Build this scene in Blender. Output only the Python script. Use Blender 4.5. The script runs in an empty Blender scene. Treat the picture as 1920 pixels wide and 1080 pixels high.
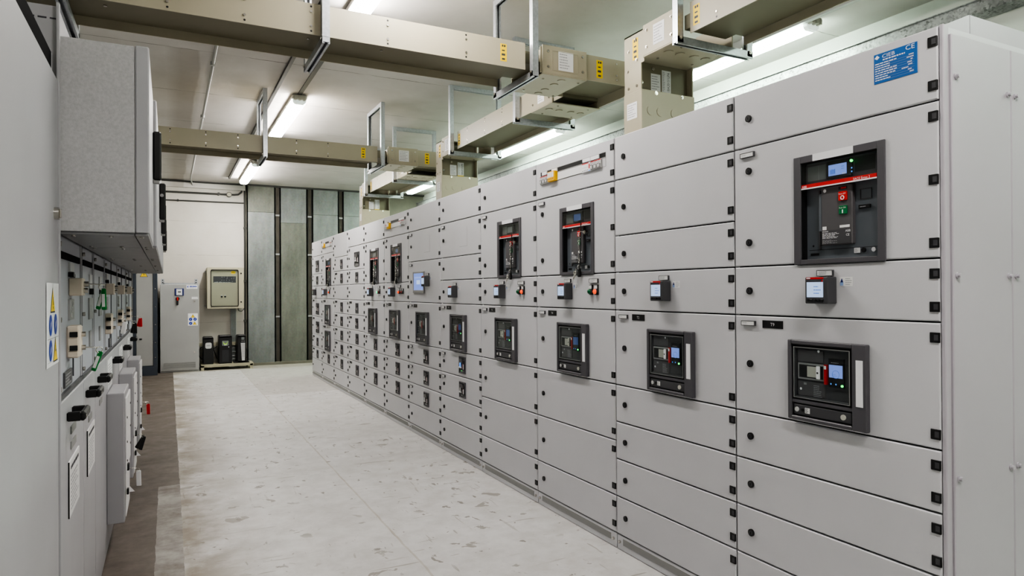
import bpy, bmesh, math, random
from mathutils import Matrix, Vector
random.seed(7)
C = bpy.context.scene.collection
PI = math.pi

# ------------------------------------------------------------------ materials
def nmat(name):
    m = bpy.data.materials.new(name); m.use_nodes = True
    nt = m.node_tree; b = nt.nodes['Principled BSDF']
    return m, nt, b

def mat(name, col, rough=.5, metal=0., var=.0, vscale=8., bump=0., bscale=300., spec=.5, emit=None, estr=0., vcol=None, coat=0.):
    m, nt, b = nmat(name)
    b.inputs['Base Color'].default_value = (*col, 1)
    b.inputs['Roughness'].default_value = rough
    b.inputs['Metallic'].default_value = metal
    b.inputs['Specular IOR Level'].default_value = spec
    b.inputs['Coat Weight'].default_value = coat
    if emit:
        b.inputs['Emission Color'].default_value = (*emit, 1); b.inputs['Emission Strength'].default_value = estr
    N, L = nt.nodes.new, nt.links.new
    if var or bump:
        tc = N('ShaderNodeTexCoord')
    if var:
        n = N('ShaderNodeTexNoise'); n.inputs['Scale'].default_value = vscale; n.inputs['Detail'].default_value = 6
        L(tc.outputs['Object'], n.inputs['Vector'])
        r = N('ShaderNodeValToRGB'); r.color_ramp.elements[0].position = .3; r.color_ramp.elements[1].position = .7
        lo = vcol or tuple(c*(1-var) for c in col)
        r.color_ramp.elements[0].color = (*lo, 1); r.color_ramp.elements[1].color = (*[min(1, c*(1+var*.4)) for c in col], 1)
        L(n.outputs['Fac'], r.inputs['Fac']); L(r.outputs['Color'], b.inputs['Base Color'])
    if bump:
        n2 = N('ShaderNodeTexNoise'); n2.inputs['Scale'].default_value = bscale; n2.inputs['Detail'].default_value = 2
        L(tc.outputs['Object'], n2.inputs['Vector'])
        bp = N('ShaderNodeBump'); bp.inputs['Strength'].default_value = bump; bp.inputs['Distance'].default_value = .002
        L(n2.outputs['Fac'], bp.inputs['Height']); L(bp.outputs['Normal'], b.inputs['Normal'])
    return m

M = {}
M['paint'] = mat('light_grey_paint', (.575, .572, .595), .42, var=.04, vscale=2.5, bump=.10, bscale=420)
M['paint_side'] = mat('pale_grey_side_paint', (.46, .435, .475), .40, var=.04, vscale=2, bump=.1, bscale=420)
M['mvpaint'] = mat('switchgear_grey_paint', (.40, .40, .42), .45, var=.05, vscale=3, bump=.1, bscale=420)
M['cabgrey'] = mat('dull_cabinet_grey_paint', (.36, .36, .355), .45, var=.05, vscale=3)
M['mvbox'] = mat('relay_box_grey_paint', (.47, .47, .48), .45, var=.12, vscale=120, bump=.2, bscale=300)
M['mvpanel'] = mat('control_panel_grey_paint', (.40, .415, .46), .4, var=.05, vscale=4)
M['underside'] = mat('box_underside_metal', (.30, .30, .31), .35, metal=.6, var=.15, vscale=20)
M['grille'] = mat('plinth_mesh_grey', (.29, .29, .285), .6, bump=.8, bscale=500)
M['hollow'] = mat('cabinet_interior_dark', (.012, .012, .013), .9, spec=.1)
M['black'] = mat('black_plastic', (.012, .012, .013), .4)
M['dark'] = mat('charcoal_plastic', (.07, .07, .076), .45)
M['bezel'] = mat('graphite_bezel_plastic', (.095, .092, .102), .45)
M['face'] = mat('breaker_face_blue_grey', (.135, .15, .17), .42)
M['face2'] = mat('breaker_cover_graphite', (.105, .10, .105), .45)
M['white'] = mat('white_label_plastic', (.78, .78, .8), .4)
M['lab'] = mat('label_paper_white', (.72, .72, .72), .6)
M['ink'] = mat('printed_ink_dark', (.06, .06, .07), .6)
M['inkg'] = mat('printed_ink_grey', (.35, .35, .37), .6)
M['inkw'] = mat('printed_ink_white', (.8, .8, .82), .5)
M['red'] = mat('red_plastic', (.62, .02, .015), .35)
M['redstrip'] = mat('red_strip_plastic', (.58, .018, .018), .4)
M['mutedred'] = mat('muted_red_plastic', (.36, .03, .03), .45)
M['darkred'] = mat('dull_red_plastic', (.22, .02, .015), .5)
M['green'] = mat('green_plastic', (.005, .16, .05), .35)
M['greentag'] = mat('green_key_tag', (.0, .20, .035), .3)
M['blue'] = mat('rating_plate_blue', (.02, .13, .40), .35)
M['paleblue'] = mat('pale_blue_print', (.30, .42, .68), .5)
M['navy'] = mat('navy_plastic', (.02, .03, .14), .4)
M['signblue'] = mat('mandatory_sign_blue', (.015, .05, .36), .45)
M['yellow'] = mat('yellow_sticker', (.85, .60, .02), .5)
M['yellowp'] = mat('yellow_surge_module', (.80, .45, .01), .4)
M['cream'] = mat('cream_interlock_plastic', (.62, .54, .46), .5)
M['beigebox'] = mat('beige_enclosure_paint', (.43, .40, .30), .45, var=.05, vscale=4)
M['bench'] = mat('cream_bench_paint', (.40, .375, .27), .5, var=.08, vscale=10)
M['duct'] = mat('beige_duct_paint', (.40, .365, .275), .42, var=.06, vscale=3)
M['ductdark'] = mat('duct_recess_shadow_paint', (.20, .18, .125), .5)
M['zinc'] = mat('galvanized_strut', (.50, .52, .55), .38, metal=.75, var=.15, vscale=60)
M['chrome'] = mat('nickel_plated_metal', (.62, .60, .56), .25, metal=1.)
M['gapdark'] = mat('dark_brown_wall', (.085, .075, .062), .8, var=.3, vscale=4)  # dark brown backing in the gaps between the sheets
M['steel'] = mat('dull_steel', (.45, .45, .45), .4, metal=.8)
M['conduit'] = mat('grey_conduit', (.42, .42, .41), .5, metal=.3)
M['darkconduit'] = mat('dark_conduit', (.05, .05, .045), .5)
M['darkrail'] = mat('dull_grey_rail', (.16, .16, .155), .5, metal=.3)
M['rubber'] = mat('black_cable_rubber', (.015, .015, .015), .55)
M['navyframe'] = mat('dark_slate_frame_paint', (.045, .055, .075), .45)
M['lightbody'] = mat('light_fixture_housing', (.45, .43, .38), .5)
M['screen'] = mat('lit_blue_screen', (.05, .08, .2), .2, emit=(.30, .42, .95), estr=.62)
M['screenw'] = mat('lit_pale_screen', (.1, .1, .15), .2, emit=(.55, .72, .98), estr=.72)
M['screend'] = mat('dim_blue_screen', (.03, .05, .12), .2, emit=(.12, .20, .5), estr=.22)
M['screenb'] = mat('screen_bar_blue', (.02, .05, .2), .3, emit=(.10, .25, .75), estr=.5)
M['off'] = mat('unlit_grey_screen', (.17, .185, .185), .3)
M['ledg'] = mat('green_led', (.0, .3, .05), .3, emit=(.05, 1., .15), estr=2.2)
M['ledb'] = mat('blue_led', (.05, .2, .5), .3, emit=(.1, .35, 1.), estr=.9)
M['lampg'] = mat('green_lamp_lens_off', (.0, .10, .03), .2)
M['lampgl'] = mat('green_lamp_lens_lit', (.0, .3, .1), .2, emit=(.1, .95, .45), estr=1.1)
M['lampr'] = mat('red_lamp_lens_lit', (.5, .05, .01), .2, emit=(1., .10, .02), estr=.95)
M['lampoff'] = mat('red_lamp_lens_off', (.18, .005, .005), .25)
M['grey'] = mat('mid_grey_plastic', (.30, .30, .30), .5)
M['lgrey'] = mat('light_grey_module_plastic', (.52, .52, .52), .5)
M['handle'] = mat('pale_breaker_lever', (.50, .49, .44), .45)

def glass(name, rough=.02):
    m, nt, b = nmat(name); nt.nodes.remove(b)
    o = nt.nodes['Material Output']; mx = nt.nodes.new('ShaderNodeMixShader')
    t = nt.nodes.new('ShaderNodeBsdfTransparent'); g = nt.nodes.new('ShaderNodeBsdfGlossy'); g.inputs['Roughness'].default_value = rough
    fr = nt.nodes.new('ShaderNodeFresnel'); fr.inputs['IOR'].default_value = 1.45
    t.inputs['Color'].default_value = (.93, .95, .95, 1)
    gm = nt.nodes.new('ShaderNodeNewGeometry'); iv = nt.nodes.new('ShaderNodeMath'); iv.operation = 'SUBTRACT'; iv.inputs[0].default_value = 1.
    ml = nt.nodes.new('ShaderNodeMath'); ml.operation = 'MULTIPLY'; nt.links.new(gm.outputs['Backfacing'], iv.inputs[1]); nt.links.new(fr.outputs[0], ml.inputs[0]); nt.links.new(iv.outputs[0], ml.inputs[1])
    nt.links.new(ml.outputs[0], mx.inputs[0]); nt.links.new(t.outputs[0], mx.inputs[1]); nt.links.new(g.outputs[0], mx.inputs[2])
    nt.links.new(mx.outputs[0], o.inputs[0]); return m
M['glass'] = glass('clear_window_plastic')

def galv(name, a, b_, tint, sat=.55, vs=45):
    m, nt, b = nmat(name); N, L = nt.nodes.new, nt.links.new
    tc = N('ShaderNodeTexCoord'); v = N('ShaderNodeTexVoronoi'); v.inputs['Scale'].default_value = vs
    n = N('ShaderNodeTexNoise'); n.inputs['Scale'].default_value = 2.2; n.inputs['Detail'].default_value = 8; n.inputs['Roughness'].default_value = .65
    mp = N('ShaderNodeMapping'); mp.inputs['Scale'].default_value = (1, 1, .35)
    L(tc.outputs['Object'], v.inputs['Vector']); L(tc.outputs['Object'], mp.inputs[0]); L(mp.outputs[0], n.inputs['Vector'])
    r = N('ShaderNodeValToRGB'); r.color_ramp.elements[0].position = .36; r.color_ramp.elements[1].position = .66
    r.color_ramp.elements[0].color = (*a, 1); r.color_ramp.elements[1].color = (*b_, 1)
    L(n.outputs['Fac'], r.inputs['Fac'])
    mx = N('ShaderNodeMixRGB'); mx.blend_type = 'MULTIPLY'; mx.inputs['Fac'].default_value = tint
    L(r.outputs['Color'], mx.inputs[1]); L(v.outputs['Color'], mx.inputs[2])
    hs = N('ShaderNodeHueSaturation'); hs.inputs['Saturation'].default_value = sat
    L(mx.outputs[0], hs.inputs['Color']); L(hs.outputs[0], b.inputs['Base Color'])
    b.inputs['Roughness'].default_value = .5; b.inputs['Metallic'].default_value = .25
    return m
M['galvA'] = galv('weathered_galvanized_blue', (.17, .19, .185), (.30, .33, .32), .15)
M['galvB'] = galv('weathered_galvanized_green', (.13, .14, .10), (.25, .265, .20), .15)
M['galvC'] = galv('spangled_galvanized_tray', (.22, .225, .22), (.5, .51, .5), .75, .0, 70)

def floor_mat():
    m, nt, b = nmat('worn_painted_concrete'); N, L = nt.nodes.new, nt.links.new
    tc = N('ShaderNodeTexCoord'); P = tc.outputs['Object']
    sx = N('ShaderNodeSeparateXYZ'); L(P, sx.inputs[0])
    def noise(s, d=6, r=.6, vec=None):
        n = N('ShaderNodeTexNoise'); n.inputs['Scale'].default_value = s; n.inputs['Detail'].default_value = d; n.inputs['Roughness'].default_value = r
        L(vec or P, n.inputs['Vector']); return n.outputs['Fac']
    def ramp(f, p0, c0, p1, c1):
        r = N('ShaderNodeValToRGB'); e = r.color_ramp.elements
        e[0].position, e[1].position = p0, p1; e[0].color = (*c0, 1); e[1].color = (*c1, 1); L(f, r.inputs['Fac']); return r.outputs['Color']
    def mix(f, a, c, mode='MIX'):
        x = N('ShaderNodeMixRGB'); x.blend_type = mode
        if isinstance(f, (int, float)): x.inputs[0].default_value = f
        else: L(f, x.inputs[0])
        for s, i in ((a, 1), (c, 2)):
            if isinstance(s, tuple): x.inputs[i].default_value = (*s, 1)
            else: L(s, x.inputs[i])
        return x.outputs[0]
    def math_(op, a, c=None, d=None):
        x = N('ShaderNodeMath'); x.operation = op
        for s, i in ((a, 0), (c, 1), (d, 2)):
            if s is None: continue
            if isinstance(s, (int, float)): x.inputs[i].default_value = s
            else: L(s, x.inputs[i])
        return x.outputs[0]
    X, Y = sx.outputs['X'], sx.outputs['Y']
    base = ramp(noise(.9, 8), .3, (.50, .49, .475), .7, (.63, .625, .62))
    base = mix(.3, base, ramp(noise(7, 8, .7), .35, (.38, .36, .335), .6, (.66, .655, .645)))
    # chips and scuffs where the paint is gone
    def spots(scale, rot, loc, thr, mlo, mhi, ms, detail=4, dist=.5):
        mp = N('ShaderNodeMapping'); mp.inputs['Scale'].default_value = scale; mp.inputs['Rotation'].default_value = (0, 0, rot); mp.inputs['Location'].default_value = loc; L(P, mp.inputs[0])
        n = N('ShaderNodeTexNoise'); n.inputs['Scale'].default_value = 1; n.inputs['Detail'].default_value = detail; n.inputs['Roughness'].default_value = .55; n.inputs['Distortion'].default_value = dist
        L(mp.outputs[0], n.inputs['Vector'])
        return mix(1., ramp(n.outputs['Fac'], thr, (0, 0, 0), thr+.012, (1, 1, 1)), ramp(noise(ms, 3, .5), mlo, (0, 0, 0), mhi, (1, 1, 1)), 'MULTIPLY')
    base = mix(mix(1., spots((5, 7, 1), .4, (0, 0, 0), .645, .43, .53, 1.3), (.75,)*3, 'MULTIPLY'), base, (.25, .225, .195))
    base = mix(mix(1., spots((13, 9, 1), -.3, (4, 2, 0), .648, .40, .50, .9), (.8,)*3, 'MULTIPLY'), base, (.20, .18, .155))
    base = mix(mix(1., spots((2.2, 26, 1), -.5, (3, 7, 0), .675, .43, .55, 1.7, 2, .2), (.65,)*3, 'MULTIPLY'), base, (.27, .245, .21))
    base = mix(mix(1., spots((24, 2.6, 1), -.25, (9, 1, 0), .68, .43, .55, 1.5, 2, .2), (.6,)*3, 'MULTIPLY'), base, (.27, .245, .21))
    # brown dirt along the dark border
    near = math_('SUBTRACT', 1.0, math_('MINIMUM', math_('MULTIPLY', math_('ABSOLUTE', math_('SUBTRACT', X, .1)), 2.4), 1.0))
    dirt = math_('MULTIPLY', near, ramp(noise(2.2, 7, .65), .36, (0, 0, 0), .58, (1, 1, 1)))
    base = mix(dirt, base, (.27, .235, .185))
    # slab joints
    def line(coord, at, w, wob=.012):
        n = noise(3.5, 3); off = math_('MULTIPLY', math_('SUBTRACT', n, .5), wob*2)
        d = math_('ABSOLUTE', math_('SUBTRACT', math_('ADD', coord, off), at))
        return math_('LESS_THAN', d, w)
    j = line(X, 1.14, .006)
    base = mix(math_('MULTIPLY', j, math_('MULTIPLY', noise(2.5, 5), 1.1)), base, (.38, .34, .28))
    k = math_('MULTIPLY', line(Y, 9.56, .02), math_('GREATER_THAN', X, 1.14))
    k2 = math_('MULTIPLY', line(Y, 10.6, .014), math_('LESS_THAN', X, 1.14))
    base = mix(math_('MULTIPLY', math_('MAXIMUM', k, k2), .6), base, (.33, .30, .25))
    far = math_('MULTIPLY', math_('GREATER_THAN', Y, 9.56), math_('GREATER_THAN', X, 1.14))
    base = mix(math_('MULTIPLY', far, .5), base, (.42, .40, .36))
    veryfar = math_('GREATER_THAN', Y, 12.9)
    base = mix(math_('MULTIPLY', veryfar, .6), base, (.38, .35, .28))
    # bare dark border strip beside the left row, with a pale repaired patch
    wob = math_('MULTIPLY', math_('SUBTRACT', noise(6, 4), .5), .022)
    strip = math_('LESS_THAN', math_('ADD', X, wob), .07)
    sc2 = ramp(noise(1.6, 8, .7), .3, (.075, .06, .05), .72, (.17, .145, .125))
    sc2 = mix(.4, sc2, ramp(noise(14, 6, .7), .3, (.075, .06, .048), .7, (.20, .17, .145)))
    gray = ramp(noise(3.1, 8, .7), .35, (.15, .13, .11), .65, (.40, .385, .36))
    patch = math_('MULTIPLY', math_('GREATER_THAN', math_('ADD', X, wob), -.065), math_('LESS_THAN', math_('ADD', Y, wob), 5.4))
    base = mix(strip, base, mix(patch, sc2, gray))
    L(base, b.inputs['Base Color'])
    rr = ramp(noise(5, 6), .3, (.38,)*3, .7, (.6,)*3); L(rr, b.inputs['Roughness'])
    b.inputs['Specular IOR Level'].default_value = .4
    bp = N('ShaderNodeBump'); bp.inputs['Strength'].default_value = .08; bp.inputs['Distance'].default_value = .002
    L(noise(60, 4, .6), bp.inputs['Height']); L(bp.outputs[0], b.inputs['Normal'])
    return m
M['floor'] = floor_mat()

def wall_mat(name, c0, c1, period=None, band=None, axis='Z', offset=0., stain=(.40, .37, .30), groove=.018, stainamt=.5, dark=(.10, .09, .07)):
    m, nt, b = nmat(name); N, L = nt.nodes.new, nt.links.new
    tc = N('ShaderNodeTexCoord'); P = tc.outputs['Object']
    n = N('ShaderNodeTexNoise'); n.inputs['Scale'].default_value = 1.3; n.inputs['Detail'].default_value = 9; n.inputs['Roughness'].default_value = .62; L(P, n.inputs[0])
    r = N('ShaderNodeValToRGB'); e = r.color_ramp.elements; e[0].position, e[1].position = .3, .68; e[0].color = (*c0, 1); e[1].color = (*c1, 1); L(n.outputs['Fac'], r.inputs[0])
    n2 = N('ShaderNodeTexNoise'); n2.inputs['Scale'].default_value = 5; n2.inputs['Detail'].default_value = 8; n2.inputs['Roughness'].default_value = .75; L(P, n2.inputs[0])
    r2 = N('ShaderNodeValToRGB'); e = r2.color_ramp.elements; e[0].position, e[1].position = .66, .8; e[0].color = (0, 0, 0, 1); e[1].color = (stainamt,)*3 + (1,); L(n2.outputs['Fac'], r2.inputs[0])
    mx = N('ShaderNodeMixRGB'); L(r2.outputs[0], mx.inputs[0]); L(r.outputs[0], mx.inputs[1]); mx.inputs[2].default_value = (*stain, 1)
    out = mx.outputs[0]
    if period:
        s = N('ShaderNodeSeparateXYZ'); L(P, s.inputs[0])
        def mth(op, a, c):
            x = N('ShaderNodeMath'); x.operation = op
            for q, i in ((a, 0), (c, 1)):
                if isinstance(q, (int, float)): x.inputs[i].default_value = q
                else: L(q, x.inputs[i])
            return x.outputs[0]
        n3 = N('ShaderNodeTexNoise'); n3.inputs['Scale'].default_value = 9; L(P, n3.inputs[0])
        if band:
            nb = N('ShaderNodeTexNoise'); nb.inputs['Scale'].default_value = 1.1; nb.inputs['Detail'].default_value = 5; L(P, nb.inputs[0])
            xx = mth('ADD', s.outputs['X'], mth('MULTIPLY', mth('SUBTRACT', nb.outputs['Fac'], .5), .12))
            up = N('ShaderNodeMapRange'); up.inputs[1].default_value = band[0]; up.inputs[2].default_value = band[0]+.12; L(xx, up.inputs[0])
            dn = N('ShaderNodeMapRange'); dn.inputs[1].default_value = band[1]; dn.inputs[2].default_value = band[1]+.02; dn.inputs[3].default_value = 1; dn.inputs[4].default_value = 0; L(xx, dn.inputs[0])
            f_ = mth('MULTIPLY', mth('MULTIPLY', mth('MULTIPLY', up.outputs[0], dn.outputs[0]), mth('GREATER_THAN', s.outputs['Y'], 6.25)), .32)
            mb_ = N('ShaderNodeMixRGB'); L(f_, mb_.inputs[0]); L(out, mb_.inputs[1]); mb_.inputs[2].default_value = (.22, .18, .14, 1); out = mb_.outputs[0]
        t = mth('ADD', mth('SUBTRACT', s.outputs[axis], offset), mth('MULTIPLY', mth('SUBTRACT', n3.outputs['Fac'], .5), .03))
        g = mth('LESS_THAN', mth('ABSOLUTE', mth('SUBTRACT', mth('FLOORED_MODULO', mth('ADD', t, period/2), period), period/2), 0), groove)
        n4 = N('ShaderNodeTexNoise'); n4.inputs['Scale'].default_value = 4; n4.inputs['Detail'].default_value = 6; L(P, n4.inputs[0])
        r4 = N('ShaderNodeValToRGB'); e = r4.color_ramp.elements; e[0].position, e[1].position = .38, .62; e[0].color = (.15,)*3 + (1,); e[1].color = (1, 1, 1, 1); L(n4.outputs['Fac'], r4.inputs[0])
        mx2 = N('ShaderNodeMixRGB'); L(mth('MULTIPLY', g, r4.outputs[0]), mx2.inputs[0]); L(out, mx2.inputs[1]); mx2.inputs[2].default_value = (*dark, 1); out = mx2.outputs[0]
    L(out, b.inputs['Base Color']); b.inputs['Roughness'].default_value = .8; b.inputs['Specular IOR Level'].default_value = .2
    bp = N('ShaderNodeBump'); bp.inputs['Strength'].default_value = .25; bp.inputs['Distance'].default_value = .01; L(n2.outputs['Fac'], bp.inputs['Height']); L(bp.outputs[0], b.inputs['Normal'])
    return m
M['ceiling'] = wall_mat('painted_concrete_ceiling_slabs', (.56, .53, .50), (.66, .635, .61), period=1.315, axis='Y', offset=6.25, groove=.0045, stainamt=.25, band=(-.02, .24))
M['backwall'] = wall_mat('off_white_painted_blockwork', (.56, .53, .48), (.64, .61, .57), period=.62, axis='Z', offset=.83, groove=.0035, stainamt=.4, dark=(.40, .37, .33))
M['sidewall'] = wall_mat('pale_painted_concrete', (.56, .57, .53), (.64, .65, .61), stainamt=.45, stain=(.30, .31, .26))
M['olive'] = wall_mat('dark_olive_concrete', (.15, .145, .115), (.24, .235, .195), stainamt=.6, stain=(.12, .12, .09))  # dark olive wall around the steel sheets

def emitter(name, col, s):
    m, nt, b = nmat(name)
    b.inputs['Base Color'].default_value = (.8, .8, .8, 1); b.inputs['Roughness'].default_value = .3
    b.inputs['Emission Color'].default_value = (*col, 1); b.inputs['Emission Strength'].default_value = s
    return m
M['diffend'] = emitter('frosted_diffuser_end', (.85, 1., .90), .5)
M['tubeW'] = emitter('warm_white_tube_diffuser', (1., .96, .92), 80)
M['tubeG'] = emitter('greenish_tube_diffuser', (.80, 1., .85), 60)

# ------------------------------------------------------------------ mesh builder
_txt = {}
def text_data(s):
    if s not in _txt:
        cu = bpy.data.curves.new('lettering', 'FONT'); cu.body = s; cu.resolution_u = 2; cu.size = 1
        ob = bpy.data.objects.new('lettering', cu)
        me = ob.to_mesh()
        vs = [v.co.copy() for v in me.vertices]; fs = [tuple(p.vertices) for p in me.polygons]
        ob.to_mesh_clear(); bpy.data.objects.remove(ob); bpy.data.curves.remove(cu)
        xs = [v.x for v in vs]; ys = [v.y for v in vs]
        _txt[s] = ([(v.x-min(xs), v.y-min(ys)) for v in vs], fs, max(xs)-min(xs), max(ys)-min(ys))
    return _txt[s]

class MB:
    def __init__(s): s.v = []; s.f = []; s.m = []; s.sm = []; s.mats = []
    def mi(s, k):
        if k not in s.mats: s.mats.append(k)
        return s.mats.index(k)
    def add(s, vs, fs, k, smooth=False):
        o = len(s.v); s.v += [tuple(v) for v in vs]; i = s.mi(k)
        for f in fs: s.f.append(tuple(o+j for j in f)); s.m.append(i); s.sm.append(smooth)
        return s
    def box(s, x0, x1, y0, y1, z0, z1, k, b=0, seg=1):
        if b:
            bm = bmesh.new(); bmesh.ops.create_cube(bm, size=1)
            for v in bm.verts: v.co = Vector(((x0+x1)/2+v.co.x*(x1-x0), (y0+y1)/2+v.co.y*(y1-y0), (z0+z1)/2+v.co.z*(z1-z0)))
            bmesh.ops.bevel(bm, geom=bm.edges[:], offset=b, segments=seg, affect='EDGES', profile=.5)
            bm.verts.index_update()
            s.add([v.co for v in bm.verts], [[v.index for v in f.verts] for f in bm.faces], k); bm.free(); return s
        vs = [(x, y, z) for x in (x0, x1) for y in (y0, y1) for z in (z0, z1)]
        return s.add(vs, [(0, 1, 3, 2), (4, 6, 7, 5), (0, 4, 5, 1), (2, 3, 7, 6), (0, 2, 6, 4), (1, 5, 7, 3)], k)
    def quad(s, p, k): return s.add(p, [tuple(range(len(p)))], k)
    def plate(s, x0, x1, z0, z1, y, k): return s.quad([(x0, y, z0), (x1, y, z0), (x1, y, z1), (x0, y, z1)], k)
    def cyl(s, p0, p1, r, k, n=14, r2=None, caps=True):
        p0, p1 = Vector(p0), Vector(p1); d = (p1-p0).normalized()
        a = d.orthogonal().normalized(); c = d.cross(a); r2 = r if r2 is None else r2
        A = [p0+(a*math.cos(2*PI*i/n)+c*math.sin(2*PI*i/n))*r for i in range(n)]
        B = [p1+(a*math.cos(2*PI*i/n)+c*math.sin(2*PI*i/n))*r2 for i in range(n)]
        s.add(A+B, [(i, (i+1) % n, n+(i+1) % n, n+i) for i in range(n)], k, True)
        if caps: s.add(A, [tuple(reversed(range(n)))], k); s.add(B, [tuple(range(n))], k)
        return s
    def tube(s, pts, r, k, n=8):
        pts = [Vector(p) for p in pts]; rings = []; up = None
        for i, p in enumerate(pts):
            d = (pts[min(i+1, len(pts)-1)]-pts[max(i-1, 0)]).normalized()
            a = d.orthogonal().normalized() if up is None else (up-d*up.dot(d)).normalized()
            up = a; c = d.cross(a)
            rings.append([p+(a*math.cos(2*PI*j/n)+c*math.sin(2*PI*j/n))*r for j in range(n)])
        vs = [v for R in rings for v in R]; fs = []
        for i in range(len(pts)-1):
            for j in range(n): fs.append((i*n+j, i*n+(j+1) % n, (i+1)*n+(j+1) % n, (i+1)*n+j))
        s.add(vs, fs, k, True)
        s.add(rings[0], [tuple(reversed(range(n)))], k); s.add(rings[-1], [tuple(range(n))], k)
        return s
    def ring(s, c, nrm, R, r, k, sx=1., n=14, t=6):
        c = Vector(c); nrm = Vector(nrm).normalized(); a = Vector((0, 0, 1)); a = (a-nrm*a.dot(nrm)); a = a.normalized() if a.length > .01 else nrm.orthogonal().normalized(); b = nrm.cross(a)
        vs = []; fs = []
        for i in range(n):
            th = 2*PI*i/n; dr = a*math.cos(th)+b*math.sin(th)*sx; cen = c+dr*R; e = dr.normalized()
            for j in range(t):
                ph = 2*PI*j/t; vs.append(cen+e*r*math.cos(ph)+nrm*r*math.sin(ph))
        for i in range(n):
            for j in range(t): fs.append((i*t+j, ((i+1) % n)*t+j, ((i+1) % n)*t+(j+1) % t, i*t+(j+1) % t))
        return s.add(vs, fs, k, True)
    def dome(s, x, y, z, r, h, k, n=14, m=4):
        vs = []; fs = []
        for i in range(m):
            a = PI/2*i/m
            for j in range(n): vs.append((x+r*math.cos(a)*math.cos(2*PI*j/n), y-h*math.sin(a), z+r*math.cos(a)*math.sin(2*PI*j/n)))
        vs.append((x, y-h, z))
        for i in range(m-1):
            for j in range(n): fs.append((i*n+j, i*n+(j+1) % n, (i+1)*n+(j+1) % n, (i+1)*n+j))
        for j in range(n): fs.append(((m-1)*n+j, (m-1)*n+(j+1) % n, m*n))
        return s.add(vs, fs, k, True)
    def disc(s, x, z, y, r, k, n=16, sx=1):
        return s.quad([(x+r*sx*math.cos(2*PI*i/n), y, z+r*math.sin(2*PI*i/n)) for i in range(n)], k)
    def poly(s, pts, y, k): return s.quad([(p[0], y, p[1]) for p in pts], k)
    def rpoly(s, x0, x1, z0, z1, y, r, k, n=5):
        p = []
        for cx, cz, a0 in ((x1-r, z1-r, 0), (x0+r, z1-r, PI/2), (x0+r, z0+r, PI), (x1-r, z0+r, 3*PI/2)):
            for i in range(n+1): p.append((cx+r*math.cos(a0+PI/2*i/n), cz+r*math.sin(a0+PI/2*i/n)))
        return s.poly(p, y, k)
    def frame(s, x0, x1, z0, z1, y0, y1, w, k, b=0):
        l, r, bt, t = w if isinstance(w, tuple) else (w,)*4
        s.box(x0, x0+l, y0, y1, z0, z1, k, b); s.box(x1-r, x1, y0, y1, z0, z1, k, b)
        s.box(x0+l, x1-r, y0, y1, z0, z0+bt, k, b); s.box(x0+l, x1-r, y0, y1, z1-t, z1, k, b); return s
    def text(s, t, x, z, y, h, k, align='L', w=None, rot=0):
        P, F, tw, th = text_data(t); q = h/th; qx = (w/tw) if w else q
        ox = {'L': 0, 'C': -tw*qx/2, 'R': -tw*qx}[align]
        out = []
        for a, c in P:
            u, vv = a*qx+ox, c*q
            if rot: u, vv = -vv, u
            out.append((x+u, y, z+vv))
        return s.add(out, F, k)
    def lines(s, x0, x1, z0, z1, y, k, n=4, fill=.45, ragged=True):
        dz = (z1-z0)/n
        for i in range(n):
            zc = z1-(i+.5)*dz; x = x0
            end = x0+(x1-x0)*(random.uniform(.55, 1) if ragged else 1)
            while x < end-.001:
                wl = (x1-x0)*random.uniform(.07, .2); s.plate(x, min(end, x+wl), zc-dz*fill/2, zc+dz*fill/2, y, k); x += wl+(x1-x0)*.03
        return s
    def xf(s, mtx):
        s.v = [tuple(mtx @ Vector(v)) for v in s.v]; return s
    def mesh(s, name):
        me = bpy.data.meshes.new(name); me.from_pydata(s.v, [], s.f)
        for k in s.mats: me.materials.append(M[k])
        me.polygons.foreach_set('material_index', s.m); me.polygons.foreach_set('use_smooth', s.sm)
        bm = bmesh.new(); bm.from_mesh(me); bm.to_mesh(me); bm.free()
        me.update(); return me
    def build(s, name, parent=None, loc=(0, 0, 0), rz=0., label=None):
        return put(name, s.mesh(name), parent, loc, rz, label)

def put(name, me, parent=None, loc=(0, 0, 0), rz=0., label=None):
    o = bpy.data.objects.new(name, me); C.objects.link(o); o.parent = parent; o.location = loc; o.rotation_euler = (0, 0, rz)
    if label: o['label'] = label
    return o
def tag(o, label, cat, group=None, kind=None):
    o['label'] = label; o['category'] = cat
    if group: o['group'] = group
    if kind: o['kind'] = kind
    return o
def thing(name, label, cat, loc=(0, 0, 0), rz=0., group=None):
    return tag(put(name, None, None, loc, rz), label, cat, group)
def struct(o, label=None):
    o['kind'] = 'structure'
    if label: o['label'] = label
    return o
class T:
    """a device: one root mesh and child meshes, placed many times with shared mesh data"""
    def __init__(s, name): s.name = name; s.root = MB(); s.kids = []
    def kid(s, name): b = MB(); s.kids.append((name, b)); return b
    def done(s): s.me = s.root.mesh(s.name); s.km = [(n, b.mesh(n)) for n, b in s.kids]; return s
    def place(s, parent, loc, label=None):
        o = put(s.name, s.me, parent, loc, 0, label)
        for n, me in s.km: put(n, me, o)
        return o

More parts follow.
